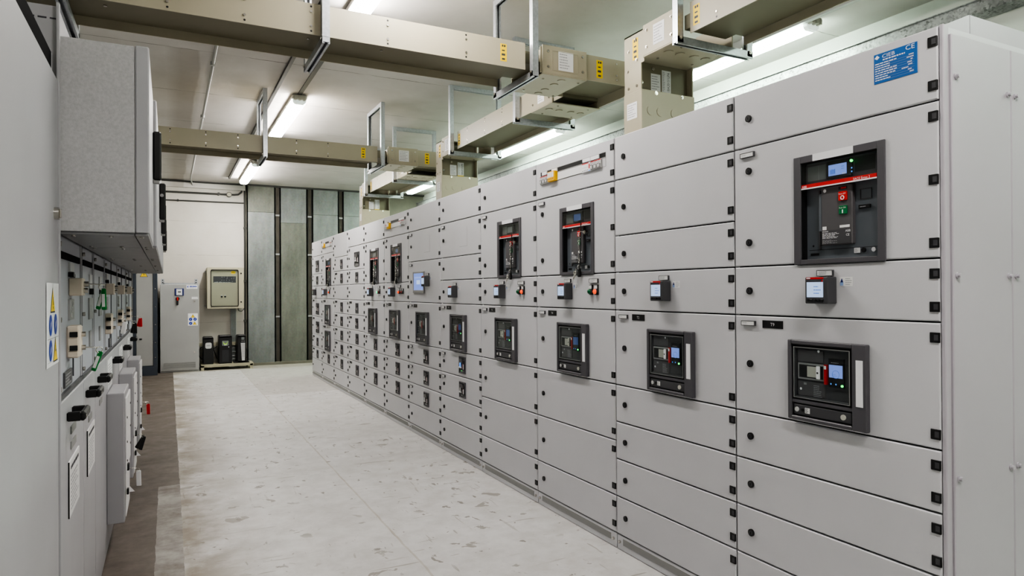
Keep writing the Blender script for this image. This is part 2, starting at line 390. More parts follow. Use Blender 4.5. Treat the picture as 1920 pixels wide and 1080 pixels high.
# ------------------------------------------------------------------ the room
CZ = 3.43; XR = 4.85; XL = -1.6; YB = 13.6; YN = -4.2
struct(MB().box(XL-.2, XR+.2, YN-.2, YB+.2, -.15, 0, 'floor').build('floor'))
struct(MB().box(XL-.2, XR+.2, YN-.2, YB+.2, CZ, CZ+.15, 'ceiling').build('ceiling'))
struct(MB().box(XR, XR+.2, YN-.2, YB+.2, 0, CZ, 'sidewall').build('wall_right'))
struct(MB().box(XL-.2, XL, YN-.2, YB+.2, 0, CZ, 'sidewall').build('wall_left'))
struct(MB().box(XL, XR, YB, YB+.2, 0, CZ, 'backwall').build('wall_back'))
struct(MB().box(XL, XR, YN-.2, YN, 0, CZ, 'backwall').build('wall_near'))
# dark olive strip of concrete wall seen between and beside the steel sheets
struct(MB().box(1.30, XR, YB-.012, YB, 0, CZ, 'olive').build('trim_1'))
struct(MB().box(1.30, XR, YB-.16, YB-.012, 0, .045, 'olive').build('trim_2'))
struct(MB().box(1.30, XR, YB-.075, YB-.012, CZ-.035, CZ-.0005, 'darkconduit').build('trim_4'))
# beam at the top of the back wall
struct(MB().box(XL, 1.30, YB-.05, YB, 3.3, CZ, 'ceiling').build('trim_3'))

# ------------------------------------------------------------------ right row : low voltage switchgear cabinets
JY = [1.242, 2.092, 2.945, 3.803, 4.675, 5.535, 6.405, 7.25, 8.10, 8.94, 9.79, 10.63, 11.45]
XF = 2.148; DT = .018       # door face plane sits at local y = -DT
G = .0028                  # half gap

def door_mesh(x0, x1, z0, z1, hole=None):
    m = MB(); b = .004; yf, yb = -DT, 0.
    X0, X1, Z0, Z1 = x0+G, x1-G, z0+G, z1-G
    o = [(X0, Z0), (X1, Z0), (X1, Z1), (X0, Z1)]; i = [(X0+b, Z0+b), (X1-b, Z0+b), (X1-b, Z1-b), (X0+b, Z1-b)]
    for a in range(4):
        c = (a+1) % 4
        m.quad([(o[a][0], yb, o[a][1]), (o[c][0], yb, o[c][1]), (o[c][0], yf+b, o[c][1]), (o[a][0], yf+b, o[a][1])], 'paint')
        m.quad([(o[a][0], yf+b, o[a][1]), (o[c][0], yf+b, o[c][1]), (i[c][0], yf, i[c][1]), (i[a][0], yf, i[a][1])], 'paint')
    if hole is None:
        m.quad([(p[0], yf, p[1]) for p in i], 'paint'); m.quad([(p[0], yb, p[1]) for p in reversed(o)], 'hollow')
    else:
        hx0, hx1, hz0, hz1 = hole; h = [(hx0, hz0), (hx1, hz0), (hx1, hz1), (hx0, hz1)]
        for a in range(4):
            c = (a+1) % 4
            m.quad([(i[a][0], yf, i[a][1]), (i[c][0], yf, i[c][1]), (h[c][0], yf, h[c][1]), (h[a][0], yf, h[a][1])], 'paint')
            m.quad([(h[a][0], yf, h[a][1]), (h[c][0], yf, h[c][1]), (h[c][0], yb, h[c][1]), (h[a][0], yb, h[a][1])], 'paint')
            m.quad([(o[c][0], yb, o[c][1]), (o[a][0], yb, o[a][1]), (h[a][0], yb, h[a][1]), (h[c][0], yb, h[c][1])], 'hollow')
    return m

hinge_me = MB().box(-.0155, .0135, -DT-.0035, -.001, -.016, .016, 'black', .001).box(-.002, .011, -DT-.0045, -DT-.003, -.009, .009, 'dark').mesh('hinge')
_l = MB().cyl((0, -DT, 0), (0, -DT-.007, 0), .0145, 'black', 18).cyl((0, -DT-.007, 0), (0, -DT-.0075, 0), .009, 'dark', 14)
lock_me = _l.box(-.003, .003, -DT-.009, -DT-.0072, -.006, .006, 'black').mesh('lock')
hold_me = MB().frame(-.036, .036, -.010, .010, -DT-.010, -DT, (.0015, .003, .0015, .0015), 'dark').box(-.034, .033, -DT-.009, -DT, -.008, .008, 'lab').plate(-.028, -.006, .000, .002, -DT-.0094, 'inkg').mesh('label_holder')

# --- air circuit breaker (withdrawable, behind a graphite bezel)
def make_acb(lit, label_full):
    t = T('air_circuit_breaker'); w, h = .183, .203; Y0 = -DT
    r = t.root
    r.frame(-w, w, -h, h, Y0-.007, Y0, (.031, .028, .018, .026), 'bezel', .0015)
    ix0, ix1, iz0, iz1 = -w+.031, w-.028, -h+.018, h-.026
    # cavity walls
    r.box(ix0-.004, ix0, Y0, .05, iz0, iz1, 'black'); r.box(ix1, ix1+.004, Y0, .05, iz0, iz1, 'dark')
    r.box(ix0, ix1, Y0, .05, iz1, iz1+.004, 'black'); r.box(ix0, ix1, Y0, .05, iz0-.004, iz0, 'dark')
    W, H = ix1-ix0, iz1-iz0
    yb = .012
    f = t.kid('breaker_face'); f.box(ix0, ix1, yb, yb+.012, iz0, iz1, 'face')
    X = lambda a: ix0+a*W
    Z = lambda a: iz1-a*H
    f.box(X(.18), X(.20), yb-.006, yb, Z(.90), Z(.30), 'face2'); f.plate(X(.03), X(.97), Z(.905), Z(.90), yb-.0005, 'black')
    f.frame(X(.72), X(.86), Z(.44), Z(.34), yb-.003, yb, .002, 'dark'); f.box(X(.71), X(.85), yb-.008, yb, Z(.53), Z(.495), 'black', .001); f.lines(X(.73), X(.83), Z(.522), Z(.505), yb-.0085, 'inkg', 1)
    f.plate(X(.05), X(.17), Z(.96), Z(.935), yb-.001, 'black')
    f.disc(X(.09), Z(.86), yb-.001, .004, 'black'); f.disc(X(.97), Z(.865), yb-.001, .005, 'black')
    f.box(X(.64), X(.71), yb-.003, yb, Z(.955), Z(.905), 'lab'); f.lines(X(.65), X(.70), Z(.95), Z(.91), yb-.0035, 'inkg', 4)
    f.cyl((X(.76), yb, Z(.93)), (X(.76), yb-.006, Z(.93)), .008, 'black'); f.cyl((X(.88), yb, Z(.93)), (X(.88), yb-.003, Z(.93)), .008, 'white')
    c = t.kid('operating_cover'); c.box(X(.25), X(.66), yb-.020, yb, Z(.865), Z(.27), 'face2', .003)
    c.box(X(.205), X(.25), yb-.016, yb, Z(.72), Z(.335), 'face', .002); c.plate(X(.205), X(.25), Z(.86), Z(.72), yb-.008, 'black')
    yc = yb-.0205
    c.disc(X(.305), Z(.315), yc-.001, .0065, 'white')
    c.box(X(.49), X(.60), yc-.001, yc, Z(.325), Z(.295), 'black'); c.plate(X(.52), X(.59), Z(.318), Z(.302), yc-.0015, 'red')
    c.plate(X(.27), X(.325), Z(.71), Z(.675), yc-.0005, 'lab')
    c.plate(X(.50), X(.63), Z(.70), Z(.675), yc-.0005, 'lab')
    p = t.kid('rating_plate'); p.plate(X(.265), X(.64), Z(.85), Z(.715), yc-.0008, 'dark')
    p.text('ABB', X(.575), Z(.745), yc-.0016, .008, 'inkw'); p.text('CE', X(.585), Z(.785), yc-.0016, .008, 'inkw')
    p.lines(X(.27), X(.39), Z(.735), Z(.72), yc-.0015, 'inkw', 2); p.lines(X(.27), X(.53), Z(.80), Z(.74), yc-.0015, 'inkw', 6, .4); p.lines(X(.27), X(.48), Z(.85), Z(.81), yc-.0015, 'inkg', 4, .4)
    b = t.kid('off_button'); b.box(X(.495), X(.605), yc-.006, yc, Z(.435), Z(.345), 'red', .0015); b.text('Push OFF', X(.55), Z(.376), yc-.0066, .005, 'inkw', 'C'); b.ring((X(.55), yc-.006, Z(.408)), (0, 1, 0), .0065, .0018, 'inkw')
    b = t.kid('on_button'); b.box(X(.50), X(.605), yc-.006, yc, Z(.57), Z(.485), 'green', .0015); b.text('Push ON', X(.552), Z(.513), yc-.0066, .005, 'inkw', 'C'); b.plate(X(.545), X(.56), Z(.56), Z(.525), yc-.0066, 'inkw')
    # trip unit behind a clear flap, red strip under it
    s = t.kid('trip_unit'); s.box(X(.02), X(.98), yb-.012, yb, Z(.215), Z(.02), 'dark'); s.plate(X(.045), X(.30), Z(.19), Z(.04), yb-.0125, 'off'); s.plate(X(.68), X(.93), Z(.17), Z(.03), yb-.0125, 'black')
    s.plate(X(.20), X(.205), Z(.19), Z(.04), yb-.013, 'grey')
    s.box(X(.33), X(.66), yb-.022, yb-.012, Z(.20), Z(.03), 'black', .001)
    d = t.kid('display_screen'); d.plate(X(.36), X(.60), Z(.175), Z(.065), yb-.0226, lit)
    if lit == 'screen':
        for q in range(4): d.plate(X(.385+.018*q), X(.397+.018*q), Z(.16), Z(.115-.005*(q % 2)), yb-.0232, 'screenb')
        d.lines(X(.53), X(.585), Z(.13), Z(.085), yb-.0232, 'screenb', 2, .3); d.plate(X(.54), X(.59), Z(.172), Z(.165), yb-.0232, 'white')
        e = t.kid('status_light'); e.cyl((X(.665), yb-.022, Z(.06)), (X(.665), yb-.027, Z(.06)), .005, 'ledg', 10); e.disc(X(.665), Z(.13), yb-.023, .003, 'ledb', 8); e.disc(X(.665), Z(.165), yb-.023, .003, 'ledb', 8)
    s = t.kid('red_strip'); s.box(X(.005), X(.995), yb-.034, yb-.010, Z(.265), Z(.225), 'redstrip', .001); s.plate(X(.005), X(.995), Z(.275), Z(.262), yb-.0345, 'white')
    s.text('ABB', X(.02), Z(.259), yb-.0349, .008, 'inkw'); s.text('SACE Emax 2', X(.915), Z(.259), yb-.0349, .008, 'inkw', 'R')
    g = t.kid('clear_flap'); g.box(X(.01), X(.99), yb-.034, yb-.032, Z(.225), Z(.01), 'glass')
    l = t.kid('label_strip'); l.box(-w+.087 if label_full else -w+.06, w-.115 if label_full else w-.06, Y0-.009, Y0-.006, h-.0255, h+.0005, 'white')
    return t.done()
ACB_A = make_acb('screen', True); ACB_B = make_acb('screend', True); ACB_C = make_acb('off', True)

# --- moulded case breaker in a tall bezel with white label at the right
def make_mccb(lit):
    t = T('moulded_case_breaker'); w, h = .163, .150; Y0 = -DT
    r = t.root; yo = Y0-.022
    bar = .062
    r.frame(-w, w, -h, h, yo, Y0, (.016, .056, .014, .016), 'bezel', .003)
    ix0, ix1, iz0, iz1 = -w+.016, w-.056, -h+.014, h-.016
    r.box(ix0, ix1, Y0-.004, Y0, iz0, iz1, 'black')
    r.box(ix0, ix1, yo+.006, Y0, iz0+bar-.012, iz0+bar, 'bezel')
    zb = iz0+bar
    m = t.kid('label_strip'); m.box(w-.038, w-.012, yo-.0015, yo+.001, -h+.085, h-.055, 'white')
    b = t.kid('lock_bar'); b.box(ix0+.006, ix1-.006, yo+.008, Y0-.004, iz0+.005, zb-.018, 'dark', .002); yy = yo+.0075
    zc = (iz0+zb-.013)/2
    b.cyl((ix0+.022, yy+.001, zc), (ix0+.022, yy-.003, zc), .009, 'lgrey'); b.cyl((ix0+.047, yy+.001, zc), (ix0+.047, yy-.002, zc), .006, 'black'); b.box(ix0+.058, ix0+.078, yy-.002, yy+.001, zc-.010, zc+.010, 'lab'); b.lines(ix0+.060, ix0+.076, zc-.009, zc+.009, yy-.0025, 'ink', 4, .5)
    b.cyl((ix1-.036, yy+.001, zc), (ix1-.036, yy-.004, zc), .010, 'handle')
    W, H = ix1-ix0, iz1-zb; X = lambda a: ix0+a*W
    Z = lambda a: iz1-a*H
    ws = t.kid('window_surround'); ws.frame(X(.04), X(.96), Z(.96), Z(.05), yo+.006, Y0-.004, .006, 'dark', .001).frame(X(.04)-.001, X(.96)+.001, Z(.96)-.001, Z(.05)+.001, yo+.004, yo+.006, .0022, 'grey')
    f = t.kid('breaker_face'); yb = Y0-.006
    f.box(X(.07), X(.92), yb, Y0-.003, Z(.93), Z(.08), 'dark')
    f.box(X(.09), X(.52), yb-.003, yb, Z(.30), Z(.10), 'face2'); f.disc(X(.46), Z(.10), yb-.008, .005, 'white', 10)
    f.box(X(.10), X(.55), yb-.006, yb, Z(.62), Z(.33), 'grey'); f.plate(X(.12), X(.53), Z(.59), Z(.36), yb-.0065, 'black')
    f.plate(X(.26), X(.46), Z(.57), Z(.38), yb-.007, 'handle')
    f.box(X(.09), X(.55), yb-.003, yb, Z(.92), Z(.66), 'face2'); f.disc(X(.14), Z(.80), yb-.0035, .005, 'white', 10); f.plate(X(.19), X(.24), Z(.72), Z(.68), yb-.0035, 'grey'); f.lines(X(.36), X(.52), Z(.92), Z(.70), yb-.0035, 'inkg', 7, .4)
    hh = t.kid('operating_lever'); hh.box(X(.425), X(.485), yb-.013, yb-.006, Z(.59), Z(.36), 'white' if lit == 'screen' else 'handle', .002); hh.disc(X(.455), Z(.48), yb-.0135, .004, 'black', 8)
    rd = t.kid('red_strip'); rd.box(X(.555), X(.595), yb-.011, yb, Z(.665), Z(.32), 'redstrip' if lit == 'screen' else 'mutedred'); rd.plate(X(.556), X(.594), Z(.40), Z(.34), yb-.0113, 'white')
    tr = t.kid('trip_unit'); tr.box(X(.62), X(.86), yb-.007, yb, Z(.70), Z(.20), 'black'); tr.lines(X(.66), X(.80), Z(.285), Z(.26), yb-.0075, 'inkg', 1)
    d = t.kid('display_screen'); d.plate(X(.63), X(.845), Z(.53), Z(.31), yb-.0078, lit)
    if lit == 'screen':
        d.ring((X(.737), yb-.008, Z(.47)), (0, 1, 0), .014, .0008, 'screenb', n=20, t=4); d.lines(X(.68), X(.76), Z(.51), Z(.46), yb-.0084, 'screenb', 2, .3)
    if lit != 'off':
        e = t.kid('status_light'); e.cyl((X(.84), yb-.007, Z(.655)), (X(.84), yb-.011, Z(.655)), .0045, 'ledg', 8); e.disc(X(.66), Z(.64), yb-.008, .003, 'ledb', 8); e.disc(X(.74), Z(.64), yb-.008, .003, 'ledb', 8)
    g = t.kid('clear_window'); g.box(X(.05), X(.95), yo+.002, yo+.0032, Z(.95), Z(.06), 'glass')
    return t.done()
MCCB_A = make_mccb('screen'); MCCB_B = make_mccb('screend'); MCCB_C = make_mccb('off')

# --- small breakers
def make_small(w, h, lever, blue):
    t = T('small_breaker'); Y0 = -DT; w /= 2; h /= 2
    r = t.root; r.frame(-w, w, -h, h, Y0-.008, Y0, .009, 'bezel', .001); r.box(-w+.009, w-.009, Y0-.004, Y0, -h+.009, h-.009, 'dark')
    f = t.kid('breaker_face'); f.box(-w*.72, w*.78, Y0-.012, Y0-.003, -h*.55, h*.55, 'black'); f.box(-w*.62, w*.35, Y0-.015, Y0-.011, h*.28, h*.74, 'face2')
    f.plate(w*.52, w*.74, -h*.45, h*.15, Y0-.0125, 'inkw'); f.box(-w*.1, w*.45, Y0-.014, Y0-.011, -h*.40, h*.05, 'face2'); f.plate(-w*.5, w*.4, -h*.78, -h*.62, Y0-.0045, 'grey')
    f.disc(-w*.2, -h*.68, Y0-.005, .004, 'ledg' if blue else 'white', 8)
    rd = t.kid('red_strip'); rd.box(w*.40, w*.48, Y0-.013, Y0-.011, -h*.40, h*.16, 'redstrip' if blue else 'darkred')
    l = t.kid('operating_lever'); l.box(-w*.55, w*.05, Y0-.022, Y0-.012, -h*.34, -h*.18, lever, .002); l.box(-w*.40, -w*.16, Y0-.019, Y0-.012, -h*.2, h*.28, 'ledb' if blue else lever, .002)
    return t.done()
SM_A = make_small(.132, .138, 'white', True); SM_B = make_small(.128, .130, 'lgrey', False); SM_C = make_small(.125, .130, 'grey', False); SM_D = make_small(.24, .18, 'lgrey', False)

# --- panel meter, label above and sticker beside
def make_meter(lit):
    t = T('power_meter'); Y0 = -DT; a = .048; p = .050
    t.root.box(-a, a, Y0-p, Y0, -a, a, 'dark', .003)
    yf = Y0-p-.0006
    b = t.kid('meter_display'); b.plate(-a*.82, a*.62, -a*.52, a*.80, yf, lit); b.plate(-a*.82, a*.62, a*.62, a*.80, yf-.0004, 'ink')
    if lit == 'screenw': b.lines(-a*.2, a*.5, -a*.35, a*.4, yf-.0004, 'screenb', 3, .25); b.plate(a*.5, a*.6, a*.64, a*.78, yf-.0008, 'red')
    s = t.kid('red_strip'); s.plate(-a*.86, a*.66, a*.84, a*.98, yf, 'redstrip'); s.plate(-a*.84, -a*.5, a*.87, a*.95, yf-.0004, 'inkw')
    k = t.kid('button_row')
    for i in range(5): k.box(-a*.78+i*.30*a, -a*.56+i*.30*a, yf-.003, yf+.001, -a*.86, -a*.66, 'black', .001)
    l = t.kid('name_holder'); l.frame(-.030, .036, a+.004, a+.026, Y0-.010, Y0, .0015, 'dark'); l.box(-.029, .035, Y0-.009, Y0, a+.005, a+.025, 'lab'); l.lines(-.020, .026, a+.008, a+.022, Y0-.0094, 'inkg', 2, .4)
    q = t.kid('blue_sticker'); q.plate(a+.012, a+.062, a*.30, a*.98, Y0-.0006, 'lab'); q.plate(a+.013, a+.026, a*.34, a*.58, Y0-.001, 'paleblue'); q.poly([(a+.014, a*.58), (a+.026, a*.58), (a+.020, a*.9)], Y0-.0014, 'navy'); q.lines(a+.034, a+.06, a*.35, a*.92, Y0-.001, 'inkg', 4, .35)
    return t.done()
MET = make_meter('screenw'); MET_OFF = make_meter('off')

# --- indicator lamps
def make_lamp(lens):
    t = T('indicator_lamp'); Y0 = -DT
    t.root.box(-.016, .016, Y0-.010, Y0, -.021, .036, 'black', .002); t.root.box(-.013, .013, Y0-.012, Y0-.009, .014, .033, 'lab')
    t.root.cyl((0, Y0-.010, -.002), (0, Y0-.016, -.002), .0155, 'dark', 16)
    t.kid('lens').dome(0, Y0-.016, -.002, .0145, .012, lens)
    return t.done()
LAMP = {k: make_lamp(k) for k in ('lampg', 'lampr', 'lampgl', 'lampoff')}
lamphold_me = MB().frame(-.042, .042, -.012, .012, -DT-.010, -DT, .0015, 'dark').box(-.040, .040, -DT-.009, -DT, -.010, .010, 'lab').lines(-.034, .034, -.008, .008, -DT-.0094, 'inkg', 2, .4).mesh('lamp_name_holder')

# --- touch screen
def make_touch():
    t = T('touch_screen'); Y0 = -DT; w, h = .158, .103
    t.root.frame(-w, w, -h, h, Y0-.010, Y0, (.022, .022, .030, .016), 'grey', .002); t.root.box(-w+.02, w-.02, Y0-.006, Y0, -h+.02, h-.014, 'dark')
    d = t.kid('display_screen'); d.plate(-w+.022, w-.022, -h+.030, h-.016, Y0-.0065, 'screen'); y = Y0-.007
    d.plate(-.055, .045, -.018, .022, y, 'screenw')
    for i in range(5):
        d.plate(-.10+i*.042, -.085+i*.042, .040, .052, y, 'screenw'); d.plate(-.10+i*.042, -.085+i*.042, -.040, -.030, y, 'screenb')
    d.plate(-w+.03, w-.03, .068, .072, y, 'screenb'); d.plate(.095, .125, .045, .062, y, 'screenw')
    return t.done()
TOUCH = make_touch()

# --- DIN-rail row seen through the slot of a top door
def make_dinrow():
    t = T('modular_device_row'); Y0 = -DT; w = .36
    r = t.root
    r.frame(-w, w, -.040, .040, Y0-.001, Y0+.001, .002, 'grey')
    r.box(-w+.002, w-.002, Y0-.0005, Y0+.012, .012, .038, 'black'); r.box(-w+.002, w-.002, Y0-.0005, Y0+.002, .006, .014, 'grey')
    k = t.kid('blanking_cover'); k.box(-.145, .13, Y0-.004, Y0, -.038, .006, 'lab')
    for a, b in ((-.335, -.275), (-.215, -.15), (.135, .215), (.22, .30)): t.kid('label_tab').box(a, b, Y0-.006, Y0, .016, .036, 'white')
    def brk(x0, n, kk='lgrey'):
        for i in range(n):
            m = t.kid('circuit_breaker'); xa = x0+i*.034
            m.box(xa+.0008, xa+.0332, Y0-.010, Y0, -.042, .008, kk, .001); m.plate(xa+.001, xa+.033, .003, .0075, Y0-.0106, 'redstrip')
            m.box(xa+.005, xa+.029, Y0-.018, Y0-.010, -.036, -.016, 'lgrey', .001); m.plate(xa+.006, xa+.028, -.018, -.0155, Y0-.0185, 'ink'); m.plate(xa+.028, xa+.0295, -.036, -.016, Y0-.0186, 'ink'); m.lines(xa+.005, xa+.026, -.012, .0, Y0-.0106, 'inkg', 2, .4)
    brk(-.352, 3)
    m = t.kid('earth_fault_unit'); m.box(-.25, -.235, Y0-.010, Y0, -.042, .008, 'lgrey'); m.plate(-.249, -.236, -.03, -.022, Y0-.0106, 'yellow')
    y = t.kid('surge_protector'); y.box(-.232, -.150, Y0-.026, Y0, -.042, .020, 'yellowp', .003)
    for i in range(4): y.box(-.228+i*.0185, -.214+i*.0185, Y0-.028, Y0-.025, -.018, .014, 'white'); y.plate(-.226+i*.0185, -.217+i*.0185, -.030, -.025, Y0-.0266, 'ink')
    q = t.kid('terminal_unit'); q.box(.135, .205, Y0-.010, Y0, -.042, .008, 'white', .001); q.plate(.136, .204, .003, .0075, Y0-.0106, 'redstrip')
    for i in range(4): q.plate(.141+i*.017, .149+i*.017, -.036, -.032, Y0-.0106, 'ink'); q.plate(.139+i*.017, .15+i*.017, -.018, -.016, Y0-.0106, 'inkg')
    q = t.kid('residual_current_unit'); q.box(.206, .222, Y0-.012, Y0, -.042, .008, 'white', .001); q.plate(.209, .219, -.028, -.002, Y0-.0126, 'redstrip'); q.plate(.208, .22, -.041, -.036, Y0-.0126, 'ledb')
    brk(.224, 3)
    return t.done()
DIN = make_dinrow()

def name_tag(parent, x, z, txt, w=.10, h=.031):
    m = MB().box(-w/2, w/2, -DT-.002, -DT, -h/2, h/2, 'black')
    if txt: m.text(txt, 0, -.0065, -DT-.0026, .013, 'inkw', 'C')
    return m.build('name_tag', parent, (x, 0, z))

# per cabinet: list of (z0, z1, device, holder?, tag)
B = [.083, .283, .482, .68, .877, 1.275, 1.475, 1.67, 1.967, 2.2]
def rows(*z): return list(z)
S4 = [(.083, .283), (.283, .482), (.482, .68), (.68, .877)]
CAB = [
 dict(u=.40, ua=.358, d=[(.083, .283, ''), (.283, .482, ''), (.482, .68, ''), (.68, .877, ''), (.877, 1.275, 'MA:T9'), (1.275, 1.475, 'm'), (1.475, 1.967, 'A'), (1.967, 2.2, 'P')]),
 dict(u=.40, ua=.38, um=.45, d=[(.083, .283, ''), (.283, .482, ''), (.482, .68, ''), (.68, .877, ''), (.877, 1.275, 'MA:T2'), (1.275, 1.475, 'm'), (1.475, 1.67, ''), (1.67, 1.967, ''), (1.967, 2.2, '')]),
 dict(u=.412, ua=.375, um=.47, d=[(.083, .283, ''), (.283, .577, ''), (.577, .877, ''), (.877, 1.275, 'MB:T4'), (1.275, 1.475, 'm lampg lampr'), (1.475, 1.967, 'B'), (1.967, 2.2, 'D')]),
 dict(u=.432, ua=.39, um=.498, d=[(.083, .283, ''), (.283, .577, ''), (.577, .877, ''), (.877, 1.275, 'MB:T6'), (1.275, 1.475, 'm lampg lampr'), (1.475, 1.967, 'C'), (1.967, 2.2, '')]),
 dict(u=.434, ua=.39, um=.515, d=[(.083, .283, ''), (.283, .482, ''), (.482, .68, 's'), (.68, .877, 'a'), (.877, 1.275, 'MB:T8'), (1.275, 1.475, 'm'), (1.475, 1.67, ''), (1.67, 1.967, 'H'), (1.967, 2.2, '')]),
 dict(u=.45, ua=.39, um=.315, d=[(.083, .283, ''), (.283, .482, 's'), (.482, .68, 's'), (.68, .877, 's'), (.877, 1.275, 'MC:T7'), (1.275, 1.67, 'T'), (1.67, 1.967, 'H'), (1.967, 2.2, '')]),
 dict(u=.445, ua=.41, um=.50, d=[(.083, .283, ''), (.283, .482, 's'), (.482, .68, 's'), (.68, .877, 's'), (.877, 1.275, 'MC:T1'), (1.275, 1.475, 'm lampr lampoff lampoff'), (1.475, 1.967, 'B'), (1.967, 2.2, 'D')]),
 dict(u=.45, ua=.405, um=.50, d=[(.083, .283, ''), (.283, .482, 'c'), (.482, .68, 'c'), (.68, .877, 'c'), (.877, 1.275, 'MC:-'), (1.275, 1.475, 'm lampgl lampoff'), (1.475, 1.967, 'C'), (1.967, 2.2, '')]),
 dict(u=.45, ua=.39, um=.45, d=[(.083, .29, ''), (.29, .49, 'c:'), (.49, .69, 'c:'), (.69, .885, 'c'), (.885, 1.08, 's:'), (1.08, 1.275, 'c:'), (1.275, 1.475, ''), (1.475, 1.665, 'c'), (1.665, 1.967, 'S'), (1.967, 2.2, '')]),
 dict(u=.45, ua=.39, um=.45, d=[(.083, .29, ''), (.29, .49, 'c:'), (.49, .69, 'c:'), (.69, .882, 'c:'), (.882, 1.08, 'c:'), (1.08, 1.275, 'c:'), (1.275, 1.475, ''), (1.475, 1.67, 'c:'), (1.67, 1.868, 'c'), (1.868, 2.2, '')]),
 dict(u=.40, ua=.37, um=.52, d=[(.083, .29, ''), (.29, .485, 'c:'), (.485, .885, 'MC:-'), (.885, 1.275, 'MC:-'), (1.275, 1.475, 'm lampr'), (1.475, 1.96, 'B'), (1.96, 2.2, 'D')]),
 dict(u=.40, ua=.37, um=.50, d=[(.083, .30, ''), (.30, .485, 'c:'), (.485, .69, 'c:'), (.69, .985, 'S:'), (.985, 1.278, 'S:'), (1.278, 1.475, 'n'), (1.475, 1.67, 'c'), (1.67, 1.958, 'S'), (1.958, 2.2, '')]),
]
LBL = ['grey switchgear cabinet at the right end of the row with the blue rating plate',
 'grey switchgear cabinet beside the right-end one, three blank doors above its blue meter',
 'grey switchgear cabinet nearest the camera with a yellow surge module in its top door',
 'grey switchgear cabinet just left of the one with the nearest yellow surge module',
 'grey switchgear cabinet just right of the one with the large blue touch screen',
 'grey switchgear cabinet with the large blue touch screen on its door',
 'grey switchgear cabinet just left of the one with the large touch screen',
 'grey switchgear cabinet with a lit green lamp and a chained breaker',
 'grey switchgear cabinet just left of the one with the lit green lamp',
 'grey switchgear cabinet with tall blank top door and seven small breakers',
 'grey switchgear cabinet second from the far left end, with one red lamp',
 'last grey switchgear cabinet at the far left end of the row']
CABS = []
chains = []
